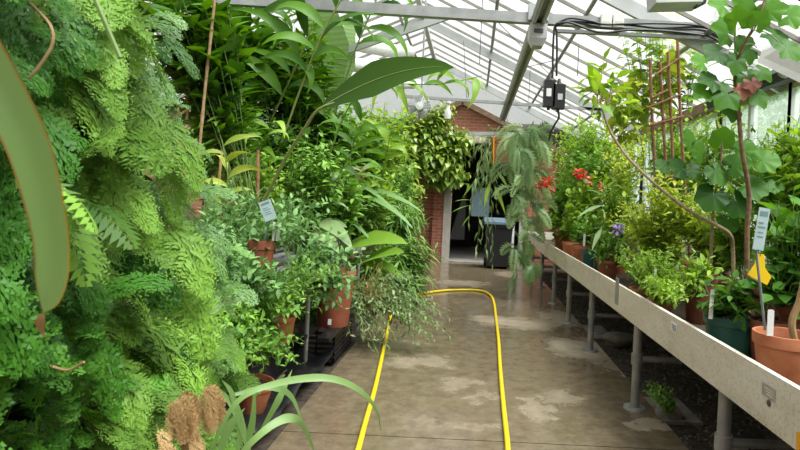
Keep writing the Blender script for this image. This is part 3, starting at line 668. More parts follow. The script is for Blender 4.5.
# pebbles under the bench (too many to count)
g=G(); k=5200; yy=rnd(1.6,12.5,k)**1.0; xx=rnd(1.46,2.95,k); tpl_v=np.array([(1,0,0),(-1,0,0),(0,1,0),(0,-1,0),(0,0,1),(0,0,-1)],float)*[1,.8,.6]
tf=np.array([(0,2,4),(2,1,4),(1,3,4),(3,0,4),(2,0,5),(1,2,5),(3,1,5),(0,3,5)]); s=rnd(.008,.022,k)[:,None,None]; an=rnd(0,6.28,k)
R3=np.stack([np.stack([np.cos(an),-np.sin(an),0*an],-1),np.stack([np.sin(an),np.cos(an),0*an],-1),np.stack([0*an,0*an,0*an+1],-1)],1)
V=np.einsum('kij,mj->kmi',R3,tpl_v)*s+np.stack([xx,yy,np.full(k,-.03)],-1)[:,None]; g.add(V.reshape(-1,3),[(tf[None]+np.arange(k)[:,None,None]*6).reshape(-1,3)])
tag(g.build('gravel','pebble',smooth='all'),'loose dark gravel on the earth under the bench','gravel',kind='stuff')
def rock(c,r,sq,lab):
    import bmesh
    bm=bmesh.new(); bmesh.ops.create_icosphere(bm,subdivisions=3,radius=1)
    ph=rnd(0,6,3)
    for v in bm.verts:
        q=v.co; k=1+.13*math.sin(3*q.x+ph[0])+.11*math.sin(4*q.y+ph[1])+.1*math.sin(5*q.z+ph[2]); v.co=Vector((q.x*k*r,q.y*k*r*.8,q.z*k*r*sq))
    me=bpy.data.meshes.new('rock'); bm.to_mesh(me); bm.free(); me.materials.append(M['stone'])
    for p in me.polygons: p.use_smooth=True
    o=bpy.data.objects.new('rock',me); COL.objects.link(o); o.location=(c[0],c[1],-.035+r*sq*.75); tag(o,lab,'rock')
rock(PZ(620,343,0),.17,.5,'largest grey stone on the earth behind the second near bench leg')
rock(PZ(668,414,0),.10,.5,'small grey stone beside the foot of the near bench leg')
rock((1.8,6.3,0),.12,.55,'grey stone under the bench midway along it')
rock((1.75,3.55,0),.08,.5,'small grey stone lying in the gravel below the dark green pot')

# ================================================================== OUTSIDE
for k,(x,y,r,h) in enumerate(((7.5,8.5,1.7,5.2),(8.5,12.5,2.0,5.8),(7.2,16.5,1.9,5.0),(10.5,18.5,2.6,7.5),(7.6,4.6,1.6,4.8),(13.5,25,3.2,8.5))):
    lab=['rounded pale green bush outside the side windows behind the cane trellis','taller pale bush outside the windows behind the leaning trunk','low pale bush outside the windows behind the red flowers','tallest pale tree outside the windows','low pale green bush outside the windows behind the trough','pale tree standing past all the bushes outside the windows'][k]
    t=thing('garden_bush',lab,'bush',(x,y,-.32),'bushes outside the side windows')
    f=G(); q=in_ell(np.array([x,y,h*.5-.3]),np.array([r,r,h*.55]),2200,.5); f.leaves(OVS,q,rng.normal(0,1,(2200,3)),(0,0,1),rnd(.22,.42,2200),rnd(0,1,2200)); f.build('foliage','outside',t)
    f=G(); f.tube([(x,y,-.32),(x,y,h*.7)],[.08,.03],8); f.build('trunk','branch',t)

# ================================================================== BACK LEFT: dense planting on the staging
def hosta_bush(*a,**k): return shrub(*a,**k)
bx=lambda px,Y,z:(P(px,200,Y)[0],Y,z)
# climbing vine over the doorway: rooted at the pier
shrub('climbing_vine','pale leaved climbing vine hanging over the brick pier and the top of the doorway','vine',(-1.45,12.95,1.6),
      [(372,122,420,180,12.2),(400,128,450,160,12.6),(430,135,472,172,12.7),(385,150,425,215,12.2),(452,150,474,190,12.8),(446,128,482,150,12.8),(440,150,462,185,12.9)],HEART,.23,.07,'vine',nst=130,ry=.25,shell=.1,start=.5,spread=75,lift=-.5,r=.008)
shrub('climbing_vine','dark leaved climber covering the brick gable below the circulation fan','vine',(-1.9,12.9,1.6),
      [(372,96,425,140,12.6),(350,110,400,180,12.4),(425,118,470,140,12.8),(400,104,455,126,12.8),(430,100,462,126,12.9)],OV,.17,.06,'vine',nst=110,ry=.25,shell=.1,start=.5,spread=75,lift=-.3,r=.008)
# bushy small leaved thing in front of it
shrub('bushy_shrub','tall dark small leaved shrub to the left of the brick pier','shrub',bx(395,10.5,.86),
      [(368,180,425,240,10.2),(380,150,420,200,10.2),(375,215,426,270,10.2),(395,175,430,240,10.6)],OVS,.10,.05,'small_green',nst=110,ry=.45,shell=.1,start=.3)
# narrow leaved bamboo-like palms
for k,(rg,lab) in enumerate(((( 372,190,430,262,8.4,.4),'narrow leaved bamboo palm, upper one beside the brick pier'),((388,225,438,308,7.9,.4),'narrow leaved bamboo palm drooping down to the path below the pier'),((350,235,400,300,7.4,.35),'narrow leaved bamboo palm behind the bright folded leaf'))):
    shrub('bamboo_palm',lab,'palm',((P((rg[0]+rg[2])/2-14,200,rg[4])[0]),rg[4],.0 if k else .86),[rg],NAR,.27,.028,'narrow',nst=46,shell=.15,start=.35,spread=55,lift=-.35,r=.005,wid=1.15)
# fern-like fan between
# broad leaved shrubs in the middle depth
mids=[((345,100,418,150,9.0),'lime','medium leaved lime green shrub under the circulation fan',.17,.10,OV,70),
      ((330,110,390,180,7.5),'broad','dark broad leaved shrub standing below the big dark leaf',.20,.12,OV,60),
      ((345,165,400,215,7.2),'lime','sprawling lime green shrub above the bamboo palms',.10,.05,OVS,70),
      ((280,120,345,190,6.4),'broad','dark broad leaved shrub behind the sloping green canes',.20,.11,OV,60),
      ((180,85,262,165,6.0),'broad','dark broad leaved shrub behind the thin brown canes',.22,.11,OV,70),
      ((205,25,330,100,6.6),'ginger','tall dark broad leaved plant below the top beam behind the green canes',.33,.14,LAN,60),
      ((170,0,250,90,5.6),'broad','broad leaved plant at the top beside the upper fern cascade',.26,.12,OV,50),
      ((310,150,372,215,6.0),'small_green','green shrub above the terracotta pot with soft oval leaves',.12,.06,OV,70)]
for k,(rg,mt,lab,sz,gp,tp,n) in enumerate(mids):
    shrub('leafy_shrub',lab,'shrub',bx((rg[0]+rg[2])/2,rg[4],.86),[(*rg,.45)],tp,sz,gp,mt,nst=n,shell=.1,start=.35,spread=65,lift=0.,r=.006)
more=[((128,-25,235,55,4.6),'broad','broad dark leaves crowding the end of the top beam beside the fern cascade',.22,.09,OV,60,-1.8),
      ((180,30,225,120,4.8),'ginger','dark lance leaved thicket between the fern cascade and the brown knotted cane',.24,.09,LAN,60,-1.8),
      ((190,0,260,70,5.8),'broad','dark broad leaved tree-like plant behind the tall canes at the top beam',.26,.10,OV,70,-1.9),
      ((250,10,330,100,6.3),'ginger','dark lance leaved thicket behind the pale banana leaf',.34,.11,LAN,70,-1.9),
      ((190,90,260,170,5.4),'small_green','dark small leaved thicket beside the outer edge of the fern cascade',.11,.05,OV,110,-1.8),
      ((240,110,320,190,5.8),'broad','glossy dark thicket behind the sloping canes and the stake',.20,.08,OV,110,-1.9),
      ((300,95,370,165,6.6),'small_green','thicket of mid green leaves below the big dark leaf stalk',.13,.06,OV,110,-1.7),
      ((340,115,410,185,8.4),'lime','tall fresh green thicket below the caged fan',.15,.07,OV,110,-1.7),
      ((330,180,385,235,6.9),'narrow','mid green thicket behind the arching strap leaves',.12,.05,OVS,90,-1.5),
      ((285,130,352,205,4.7),'small_green','mid green leafy thicket in front of the banana stalks above the pale lettuce-like leaves',.09,.045,OV,110,-1.5),
      ((240,140,300,200,6.3),'lime','light green thicket at the foot of the sloping green canes',.085,.045,OV,90,-1.6),
      ((190,200,240,290,3.1),'small_blue','blue-green thicket tucked against the fern cascade',.065,.035,OVS,120,-1.6),
      ((215,290,262,370,3.0),'small_green','low green thicket between the fern cascade and the tilted pot',.06,.035,OVS,90,-1.4)]
for k,(rg,mt,lab,sz,gp,tp,n,X) in enumerate(more):
    shrub('leafy_thicket',lab,'shrub',(X,rg[4]+.15,.86 if k<11 else .32),[(*rg,(.25 if rg[4]<5 else .45) if k<11 else .2)],tp,sz,gp,mt,nst=n,shell=.05,start=.3,spread=65,lift=0.,r=.005 if k<11 else .003)
# cut-leaf philodendron-like plants and dark strap leaves in the middle
def blade_plant(name,label,cat,base,leaves,tpl,mat,stem='stem_green',part='leaf',pet=True,rp=.006):
    """large single leaves, each a part: (tip px, tip py, Yt, attach px, attach py, Ya, length scale, width, droop)"""
    t=thing(name,label,cat,base)
    for (ax,ay,aY,tx,ty,tY,wd,dr,tn) in leaves:
        a=P(ax,ay,aY); b=P(tx,ty,tY); L=np.linalg.norm(b-a); d=unit(b-a)+np.array([0,0,.28*dr])
        g=G(); g.frond(tpl,a,d,(0,-.55,1),L*1.05,wd*L if wd<3 else wd,dr,tn); lf=g.build(part,mat,t,'all')
        if pet:
            g=G(); bb=np.asarray(base,float); m=(bb+a)/2+[0,0,.12*abs(a[2]-bb[2])]; g.tube(bez(bb,m,a,12),np.linspace(rp*1.4,rp*.7,12),6); g.build('leaf_stalk',stem,lf)
    return t
blade_plant('broad_leaf_plant','plant with two big bright pleated leaves above the path side twigs','plant',bx(345,6.3,.32),
   [(338,250,6.2,402,232,5.7,.75,.5,.75),(352,268,6.1,398,244,5.5,.8,.3,.5),(345,262,6.1,402,268,5.6,.40,.6,.4)],WIDE,'palm_bright')
blade_plant('broad_leaf_plant','plant with lettuce-like pale green leaves beside the plant label stake','plant',bx(305,4.9,.86),
   [(312,218,4.8,352,240,4.4,.5,.6,.6),(306,232,4.8,338,243,4.3,.5,.6,.9),(318,226,4.9,345,222,4.6,.6,.4,.4)],WIDE,'trail')
blade_plant('strap_leaf_plant','dark grey-green strap leaved plant arching over the bright pleated leaves','plant',bx(330,6.6,.86),
   [(325,205,6.4,372,238,6.0,.9,.5,.4),(322,205,6.4,362,226,6.0,.9,.5,.3),(335,175,6.6,392,204,6.2,.8,.5,.6),(335,178,6.6,385,176,6.2,.8,.6,.5),(330,180,6.6,356,165,6.2,.8,.3,.5),(350,190,7,412,222,6.6,1.1,.6,.7),(345,188,7,420,205,6.8,1.1,.6,.6)],STRAP,'fern_blue',pet=False)
# ------------------------------------------------------------------ ginger canes
def ginger(label,pts,lfs,n_lv,size,seed,mat='ginger',cane='stem_green',r=.011,start=.3,back=True):
    pts=[np.asarray(q) for q in pts]; eye=np.array([0,0,H])
    if pts[0][1]<5.5 and back: pts=[eye+(q-eye)*1.3 for q in pts]; size*=1.3; r*=1.3
    if pts[0][2]>.95 and back: pts=[np.array([pts[0][0]-.05,pts[0][1]+.05,.86])]+pts; start=min(.75,start+.25)
    base=pts[0]; t=thing('ginger_plant',label,'plant',base); c=smooth(pts,40); g=G(); g.tube(c,np.linspace(r,r*.5,40),8); g.build('cane',cane,t)
    R=np.random.default_rng(seed)
    for k in range(n_lv):
        q=start+(1-start)*(k+.5)/n_lv; i=min(38,int(q*39)); a=c[i]; tg=unit(c[i+1]-c[i]); s=1 if k%2 else -1
        d=tg*.6+np.array([s*R.uniform(.3,1.),R.normal(-.3,.35),R.normal(.15,.25)]); L=size*R.uniform(.75,1.25)
        g=G(); g.frond(LAN,a,d,(R.normal(0,.4),-.9,.8),L*1.1,L*1.02,R.uniform(.7,2.3),R.uniform(.0,.8),R.normal(0,.4)); g.build('leaf',mat,t,'all')
    return t
ginger('tall green lance leaved cane leaning up to the beam beside the pale banana leaf',[P(228,225,4.6),P(262,140,4.5),P(292,75,4.3),P(318,12,4.2)],0,9,.42,1,start=.4,cane='stem_yellow')
ginger('second tall green lance leaved cane, leaning past the pale banana leaf',[P(248,215,4.5),P(278,150,4.3),P(300,90,4.2),P(322,35,4.1),P(352,-20,4.0)],0,9,.44,2,start=.4,cane='stem_yellow')
ginger('short green cane with lance leaves rising behind the label stake',[P(268,210,4.9),P(292,140,4.9),P(312,95,4.8)],0,9,.40,3,start=.3)
ginger('tall leafy cane reaching over the top beam near the fern cascade',[P(215,190,5.0),P(238,90,5.0),P(250,10,4.9),P(262,-40,4.9)],0,13,.48,4,start=.2)
ginger('leafy cane with hanging dark leaves close beside the thin brown canes',[P(205,185,4.8),P(212,100,4.8),P(222,30,4.7),P(226,-30,4.7)],0,12,.42,5,start=.15)
ginger('cane at the beam whose long leaves hang toward the shade cloth',[P(330,140,5.4),P(352,60,5.3),P(372,10,5.2),P(392,-35,5.2)],0,11,.45,6,start=.25)
ginger('slender bright ginger shoot lying sideways above the big dark leaf tip',[np.array([-1.45,4.9,.86]),P(325,170,4.8),P(350,105,4.6),P(375,88,4.4),P(400,84,4.3),P(440,84,4.2),P(482,76,4.2)],0,13,.22,7,mat='lime',r=.007,start=.5,back=False)
ginger('dark leaved cane low among the shrubs behind the label stake',[P(300,210,5.4),P(312,165,5.3),P(330,120,5.2)],0,9,.36,8,start=.2)
for k,(pts,n,sz,mt,lab) in enumerate((([(255,190,5.2),(262,150,5.1),(275,118,5.0)],8,.30,'lime','low bright ginger shoot in front of the dark thicket by the sloping canes'),
    ([(345,190,6.0),(352,150,5.9),(362,118,5.8)],9,.34,'ginger','ginger cane with hanging leaves below the tip half of the big dark leaf'),
    ([(378,200,7.0),(385,160,6.9),(392,130,6.8)],9,.34,'lime','light ginger cane among the fresh green thicket under the fan'),
    ([(225,220,4.2),(228,180,4.2),(222,140,4.2)],8,.22,'yellow_green','thin yellowish leafy shoot between the fern cascade and the label stake'),
    ([(318,230,4.9),(330,190,4.8),(345,165,4.7)],8,.22,'trail','pale leafy shoot rising above the lettuce-like leaves'))):
    ginger(lab,[P(*q) for q in pts],0,n,sz,20+k,mat=mt,r=.007,start=.15,back=False)
# ------------------------------------------------------------------ banana and the big dark leaf
t=thing('banana_plant','banana plant with wide pale ribbed leaves under the shade cloth','banana plant',bx(330,7.1,.86))
for (a,b,Y,wd,dr,mt,tn) in ((P(335,105,5.5),P(322,-18,5.4),5,.70,.35,'banana',.6),(P(322,118,5.5),P(262,40,5.3),5,.70,.6,'banana',.35),(P(330,112,5.6),P(352,22,5.9),5,.62,.5,'banana',.75),(P(310,102,5.6),P(345,62,5.6),5,.5,.2,'banana_back',.5)):
    a,b=[np.array([0,0,H])+(q-[0,0,H])*1.27 for q in (a,b)]
    g=G(); L=np.linalg.norm(b-a); d=unit(b-a)+np.array([0,-.12,.25*dr]); g.frond(WIDE,a,d,(0,-1,.35),L*1.06,wd*L,dr,tn); lf=g.build('leaf',mt,t,'all')
    g=G(); bb=np.array(t.location); g.tube(bez(bb,(bb+a)/2+[.05,0,.2],a,10),.02,8); g.build('leaf_stalk','stem_green',lf)
a,b=P(321,108,3.4),P(452,72,3.1)
t=thing('big_leaf_plant','plant holding one large dark glossy leaf stretched out above the shrubs','plant',P(262,205,3.9))
for (nrm,tn) in (((0,-.85,.5),.5),):
    g=G(); L=np.linalg.norm(b-a); CC=g.frond(T_leaf(.145,16,.14,0,.45,.75),a,unit(b-a)+np.array([0,0,.30]),nrm,L*1.03,L*1.0,.62,tn); C=CC; lf=g.build('leaf','big_dark',t,'all')
    g=G(); g.tube(C[:-1],np.linspace(.006,.002,len(C)-1),6); g.build('midrib','stem_green',lf)
    g=G(); g.tube(smooth([P(262,205,3.9),P(285,160,3.7),P(305,128,3.5),a,a+(b-a)*.3],20),np.linspace(.013,.006,20),8); g.build('leaf_stalk','stem_yellow',lf)
# thin brown canes
for k,(pts,lab) in enumerate((([P(216,-12,4.4),P(210,45,4.4),P(205,90,4.4),P(197,175,4.4)],'brown knotted cane rising past the end of the top beam'),([P(196,30,4.6),P(190,80,4.6),P(187,120,4.6)],'short brown cane close to the fern cascade'),([P(258,150,4.3),P(258,205,4.3)],'orange-brown cane stub beside the label stake'),([P(222,150,4.4),P(217,200,4.4)],'thin pale cane standing among the shrubs'))):
    g=G(); c=smooth(pts,24); g.tube(c,.011+.003*(np.arange(24)%6==0),8); tag(g.build('plant_cane','cane_red' if k==2 else 'cane_tan'),lab,'cane')

# ------------------------------------------------------------------ shrubs with small leaves on the staging
shrub('small_leaved_shrub','blue-green small leaved shrub around the plant label stake','shrub',(-1.75,3.7,.86),
   [(205,165,262,235,4.0,.3),(230,185,320,250,4.2,.3),(212,235,262,300,3.4,.2),(255,255,290,305,3.4,.12),(280,190,335,250,3.9,.3)],OVS,.072,.036,'small_blue',nst=130,shell=.1,start=.35,spread=62,r=.003)
shrub('small_leaved_shrub','green small leaved shrub hanging low over the edge of the staging','shrub',(-1.5,3.6,.60),
   [(240,270,320,330,3.5,.25),(235,310,290,375,3.4,.25),(285,250,345,300,3.9,.25),(250,330,312,372,3.5,.2)],OVS,.055,.032,'small_green',nst=110,shell=.1,start=.35,spread=62,r=.003)
shrub('small_leaved_shrub','light green shrub with soft paired leaves reaching past the terracotta pot','shrub',(-1.45,4.4,.80),
   [(300,225,372,292,4.3,.25),(310,255,365,312,4.3,.25)],OV,.085,.045,'small_blue',nst=70,shell=.1,start=.35,spread=60,r=.003)
shrub('small_leaved_shrub','yellow-green bush on the back of the staging above the label stake','shrub',(-1.9,5.2,.86),
   [(200,140,280,190,5.0,.3),(270,165,340,205,5.0,.3)],OVS,.08,.045,'lime',nst=70,shell=.1,start=.35,spread=62,r=.003)
shrub('small_leaved_shrub','dark shrub filling the lower shelf behind the grey staging leg','shrub',(-1.9,4.6,.32),
   [(240,260,330,330,5.0,.35),(300,290,345,325,5.4,.2)],OVS,.07,.04,'small_green',nst=70,shell=.1,start=.3,spread=62,r=.003)
# twiggy bush over the path
shrub('twiggy_bush','fine twiggy bush spilling from the staging over the yellow hose','bush',P(345,292,5.7),
   [(372,270,448,330,5.5,.3),(345,290,420,358,5.3,.3),(400,300,455,350,5.4,.25)],LAN,.058,.040,'trail',stem='stem_yellow',nst=85,shell=.2,start=.3,spread=50,r=.0032,sag=.18,lift=-.1,wid=1.7,fullp=.6)
shrub('twiggy_bush','dry feathery tuft of thin stems beside the large terracotta pot','bush',P(362,305,5.5),
   [(352,252,395,320,5.4,.2)],NAR,.06,.05,'dead',stem='stem_yellow',nst=38,shell=.2,start=.3,spread=35,r=.0025,sag=.0)

# ------------------------------------------------------------------ pots on the left
def pot_thing(label,c,r,mat,h,tilt=0,name='flower_pot',grp=None):
    t=thing(name,label,'pot',c,grp); make_pot(t,c,r,mat,h); t.rotation_euler=(tilt*.4,tilt,0); return t
pot_thing('large terracotta pot on the lower shelf beside the grey staging leg',(-1.20,5.02,.32),.18,'terracotta_big',.50)
pot_thing('tilted terracotta pot near the ground beside the strap leaves',(-1.34,3.55,.10),.105,'terracotta',.20,.18)
pot_thing('terracotta pot on the top shelf with two white labels in it',(-1.38,3.7,.86),.085,'terracotta_big',.31)
pot_thing('small terracotta pot on the lower shelf behind the staging leg',(-1.42,4.35,.33),.085,'terracotta',.2)
pot_thing('dark red pot deep in the shrubs beside the fern cascade',(-1.66,3.55,.86),.08,'terracotta_dark',.16)
pot_thing('brown-red pot up among the leaves left of the brick pier',(-1.52,7.2,1.62),.13,'terracotta_dark',.24)
def tag_card(label,c,wd,ht,lean=(0,0),mat='label_white',name='plant_tag'):
    c=np.asarray(c,float); t=thing(name,label,'label',c); g=G(); e=np.array([lean[0],lean[1],1.])*ht
    g.prism([c+[-wd/2,0,0],c+[wd/2,0,0],c+[wd/2,0,0]+e*.96,c+[wd*.3,0,0]+e,c+[-wd*.3,0,0]+e,c+[-wd/2,0,0]+e*.96],(0,.002,0)); g.build('card',mat,t,False); return t
tag_card('white plant tag, taller of two in the top shelf terracotta pot',P(277,241,3.67),.020,.12,(.12,0))
tag_card('white plant tag, shorter of two in the top shelf terracotta pot',P(273,241,3.67),.015,.125,(.02,0))
tag_card('small white tag on the front of the large terracotta pot',(-1.19,4.85,.36),.03,.05)
def label_stake(label,foot,top,card,mat='label_teal',rod='steel_rod',r=.006):
    t=thing('label_stake',label,'label',foot); g=G(); g.tube([foot,top],r,8); g.build('rod',rod,t)
    a,b,cw=card; a=np.asarray(a);b=np.asarray(b); ax=unit(b-a); sd=unit(np.cross(ax,(0,-1,0))); L=np.linalg.norm(b-a)
    g=G(); g.prism([a-sd*cw/2,a+sd*cw/2,b+sd*cw/2,b-sd*cw/2],(0,.004,0)); p=g.build('card',mat,t,False)
    g=G()
    for q0,q1,w0,w1 in ((.80,.92,-.36,.36),(.62,.66,-.34,.1),(.52,.56,-.34,.3),(.40,.43,-.3,.2),(.30,.33,-.3,.28)):
        g.prism([a+ax*L*q0+sd*cw*w0-[0,.001,0],a+ax*L*q0+sd*cw*w1-[0,.001,0],a+ax*L*q1+sd*cw*w1-[0,.001,0],a+ax*L*q1+sd*cw*w0-[0,.001,0]],(0,.0006,0))
    g.build('writing','ink' if mat=='label_white' else 'label_ink',p,False)
    g=G(); g.tube([np.asarray(top),(np.asarray(top)+a)/2+[.01,0,.005],a],r*.7,6); g.build('clip',rod,t)
label_stake('plant label on a stake with pale printed card among blue-green shrub leaves',[-1.36,3.66,1.12],P(270,221,3.6),(P(271,220,3.58),P(264,201,3.58),.078))
# black things under the staging
t=thing('plastic_crate','black slatted plastic crate under the staging beside the path','crate',(-1.28,5.3,0)); c=np.array([-1.28,5.3,0])
g=G()
for k in range(6):
    z=.02+k*.045; g.box((c[0]-.2,c[1]-.35,z),(c[0]+.12,c[1]-.335,z+.025)); g.box((c[0]+.105,c[1]-.35,z),(c[0]+.12,c[1]+.35,z+.025))
for x,y in ((-.2,-.35),(.105,-.35),(.105,.335),(.105,0),(-.05,-.35)): g.box((c[0]+x,c[1]+y,0),(c[0]+x+.015,c[1]+y+.015,.29))
g.build('sides','black_plastic',t,False); g=G(); g.box((c[0]-.2,c[1]-.35,0),(c[0]+.12,c[1]+.35,.015)); g.build('base','black_plastic',t,False)
g=G(); n=14; xs=np.linspace(-1.95,-1.16,n); ysx=np.linspace(3.2,5.0,n*2); X,Yq=np.meshgrid(xs,ysx,indexing='ij'); Z=.03+.06*np.abs(np.sin(X*9+Yq*3))+.05*rng.random(X.shape)+.10*(X<-1.5)
V=np.stack([X,Yq,Z],-1).reshape(-1,3); i=np.arange(n-1)[:,None]*(2*n)+np.arange(2*n-1)[None]; i=i.ravel(); g.add(V,[np.stack([i,i+2*n,i+2*n+1,i+1],1)])
o=tag(g.build('plastic_sheet','black_plastic',smooth='all'),'crumpled black plastic sheet on the ground under the staging','sheet'); md=o.modifiers.new('thick','SOLIDIFY'); md.thickness=.004
g=G(); g.tube([PZ(262,402,.03),PZ(310,352,.03)],.045,10); tag(g.build('edging_log','moss'),'mossy edging log lying along the path below the staging','log')

# ================================================================== FERNS IN FRONT (left)
for rgs,lab in ((((-90,-60,60,120,1.75),(40,-40,170,120,2.2)),'dark broad leaved shrub added behind the upper dark fern to darken its gaps'),(((-90,120,80,320,1.75),(70,120,190,300,2.2)),'dark broad leaved shrub added behind the blurred long leaf tip to darken the fern gaps'),(((-90,300,90,480,1.7),(80,300,190,470,2.1)),'dark low shrub added behind the lobed fern to darken its gaps')):
    Y=rgs[0][4]; shrub('leafy_shrub',lab,'shrub',(-1.75,1.9,.86 if rgs[0][1]<200 else .0),[(*r,.2) for r in rgs],OV,.13,.055,'gap_backing_green',nst=110,shell=.05,start=.3,spread=65,lift=0.)  # shrubs added as dark backing so the gaps between fronds read as shade

def fern_mass(name,label,base,poly,XW,n,tpl,Lr,wr,droop,mat,dirf,group=None,jx=.12,stuff=0,part='frond',liner=None):
    """fronds rooted on the side of the staging inside a pixel polygon, each frond a part"""
    t=thing(name,label,'fern',base,group); poly=np.asarray(poly,float); lo,hi=poly.min(0),poly.max(0)
    def inside(p):
        c=False;j=len(poly)-1
        for i in range(len(poly)):
            if (poly[i][1]>p[1])!=(poly[j][1]>p[1]) and p[0]<(poly[j][0]-poly[i][0])*(p[1]-poly[i][1])/(poly[j][1]-poly[i][1])+poly[i][0]: c=not c
            j=i
        return c
    def one(g,deep):
        while True:
            p=rnd(lo,hi)
            if inside(p): break
        X=XW-abs(rng.normal(0,jx))-deep; b=PX(p[0],p[1],XW); b=b+np.array([X-XW,rng.normal(0,.05),0])
        d=dirf(p)+rng.normal(0,.28,3); L=rnd(*Lr)
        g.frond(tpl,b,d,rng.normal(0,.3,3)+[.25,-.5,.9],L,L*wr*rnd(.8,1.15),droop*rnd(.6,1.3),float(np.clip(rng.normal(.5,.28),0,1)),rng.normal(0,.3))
    for k in range(min(n,100)):
        g=G(); one(g,0.); g.build(part,mat,t)
    if stuff:
        g=G()
        for k in range(stuff): one(g,rnd(.02,.3))
        o=g.build('undergrowth_fronds',mat,t); o['kind']='stuff'
    return t
out_=lambda x,y,z:(lambda p:np.array([x,y,z]))
fern_mass('lace_fern','tall light green lace fern cascading from above beside the broad leaved plants',(-1.15,1.9,.9),
   [(70,-40),(140,-40),(158,90),(180,200),(210,300),(205,330),(150,330),(95,240),(75,120)],-.98,84,FERN,(.20,.36),.72,1.7,'fern_light',out_(.5,-.25,-.25),stuff=30)
fern_mass('dark_fern','dark green fern behind the blurred long leaf, upper part of the frame edge',(-1.1,1.2,1.2),
   [(-70,-40),(90,-40),(90,120),(95,190),(-60,190)],-.92,48,FERN2,(.13,.24),.65,1.6,'fern_dark',out_(.5,-.25,-.2),stuff=50)
fern_mass('dark_fern','dark green fern with flat lobed fronds below the tip of the blurred long leaf',(-1.1,1.3,.8),
   [(-70,170),(110,170),(140,250),(130,330),(-60,330)],-.92,44,FERN2,(.13,.25),.65,1.6,'fern_dark',out_(.5,-.2,-.2),stuff=50)
fern_mass('lobed_fern','lobed bright leaved fern filling the bottom corner',(-1.05,1.2,.5),
   [(-80,300),(120,310),(150,400),(140,520),(-80,520)],-.88,100,PARS,(.06,.11),1.1,1.2,'lobe_leaf',out_(.5,-.4,.25),jx=.10,stuff=420)
fern_mass('lace_fern','feathery light green lace fern tumbling down beside the tilted terracotta pot',(-1.05,1.8,.5),
   [(120,310),(215,320),(232,380),(225,440),(215,500),(120,500)],-.93,100,FERN,(.16,.28),.75,1.5,'fern_light',out_(.5,-.35,.0),stuff=40)
fern_mass('silver_fern','blue-green fine fern running down the outer edge of the light green cascade',(-1.05,2.2,.9),
   [(145,0),(160,60),(185,170),(215,290),(228,350),(215,350),(185,230),(150,100)],-1.02,90,FERN2,(.14,.26),.5,1.8,'fern_blue',out_(.6,-.1,-.15))
fern_mass('lobed_fern','pale fern with broad flat lobed fronds reaching out of the dark fern',(-1.0,1.35,1.2),
   [(55,165),(110,165),(120,215),(60,200)],-.86,6,POLY,(.18,.26),.7,1.3,'fern_light',out_(.75,-.25,-.25))
# dead fronds, brown stems
t=fern_mass('dead_fern','dry brown fern fronds hanging inside the light green fern low down',(-1.0,2.0,.5),[(190,385),(204,385),(206,430),(194,430)],-.70,18,FERN,(.08,.15),.75,2.2,'dead',out_(.3,-.3,-.6),jx=.03)
for k,(pts,Y,lab) in enumerate(([[(30,3),(50,25),(52,45),(38,68),(29,78)],1.05,'curled brown tendril stem in front of the dark fern'],[[(142,395),(158,378),(168,368)],1.7,'short brown stem across the light green fern low down'],[[(50,366),(68,370),(84,362)],1.15,'brown stem crossing the lobed leaves in the bottom corner'],[[(92,-8),(106,25),(120,58)],1.1,'straight grey-green stem crossing the fern cascade near the top'])):
    g=G(); c=smooth([P(x,y,Y) for x,y in pts],24); g.tube(c,.0028 if k!=3 else .005,6); tag(g.build('dry_stem','cane_tan' if k!=3 else 'stem_green'),lab,'stem')
# long blurred leaf close to the camera
t=thing('long_leaf_plant','out of focus long green leaf with brown edge hanging close to the camera','plant',P(-120,-40,.6))
g=G(); c=[P(-75,-75,.60),P(-35,15,.56),P(0,80,.54),P(30,140,.53),P(46,195,.53),P(55,250,.535),P(52,292,.54),P(44,312,.545)]; c=smooth(c,30)
wpx=np.interp(np.linspace(0,1,30),[0,.15,.35,.5,.65,.8,.92,1],[30,34,31,27,23,20,11,1]); ww=wpx*.44/F
sd=unit(np.cross(np.gradient(c,axis=0),(0,1,.25)))
def ribbon(a,b,zf,al):
    V=np.concatenate([c+sd*(ww*q)[:,None]+np.array([0,1.,0])*(abs(q)*-.25*ww)[:,None] for q in np.linspace(a,b,5)],0)
    i=(np.arange(4)[:,None]*30+np.arange(29)[None]).ravel(); return V,[np.stack([i,i+1,i+31,i+30],1)]
V,f=ribbon(-.93,.9,0,0); g.add(V,f,np.tile(.35+.3*np.linspace(0,1,30),5)); lf=g.build('leaf','blade',t,'all')
g=G(); V,f=ribbon(.9,1.02,0,0); g.add(V,f,np.tile(np.clip(np.linspace(0,1.3,30),0,1),5)); g.build('leaf_edge','blade_edge',lf,'all')
g=G(); V,f=ribbon(-1.02,-.93,0,0); g.add(V,f,np.tile(np.linspace(.2,0,30),5)); g.build('leaf_edge','blade_edge',lf,'all')
g=G(); k=c[-1]; g.frond(LAN,k,(-.3,-.1,-1),(0,-1,0),.03,.05,.2,.3); g.build('leaf_tip','dead',lf)
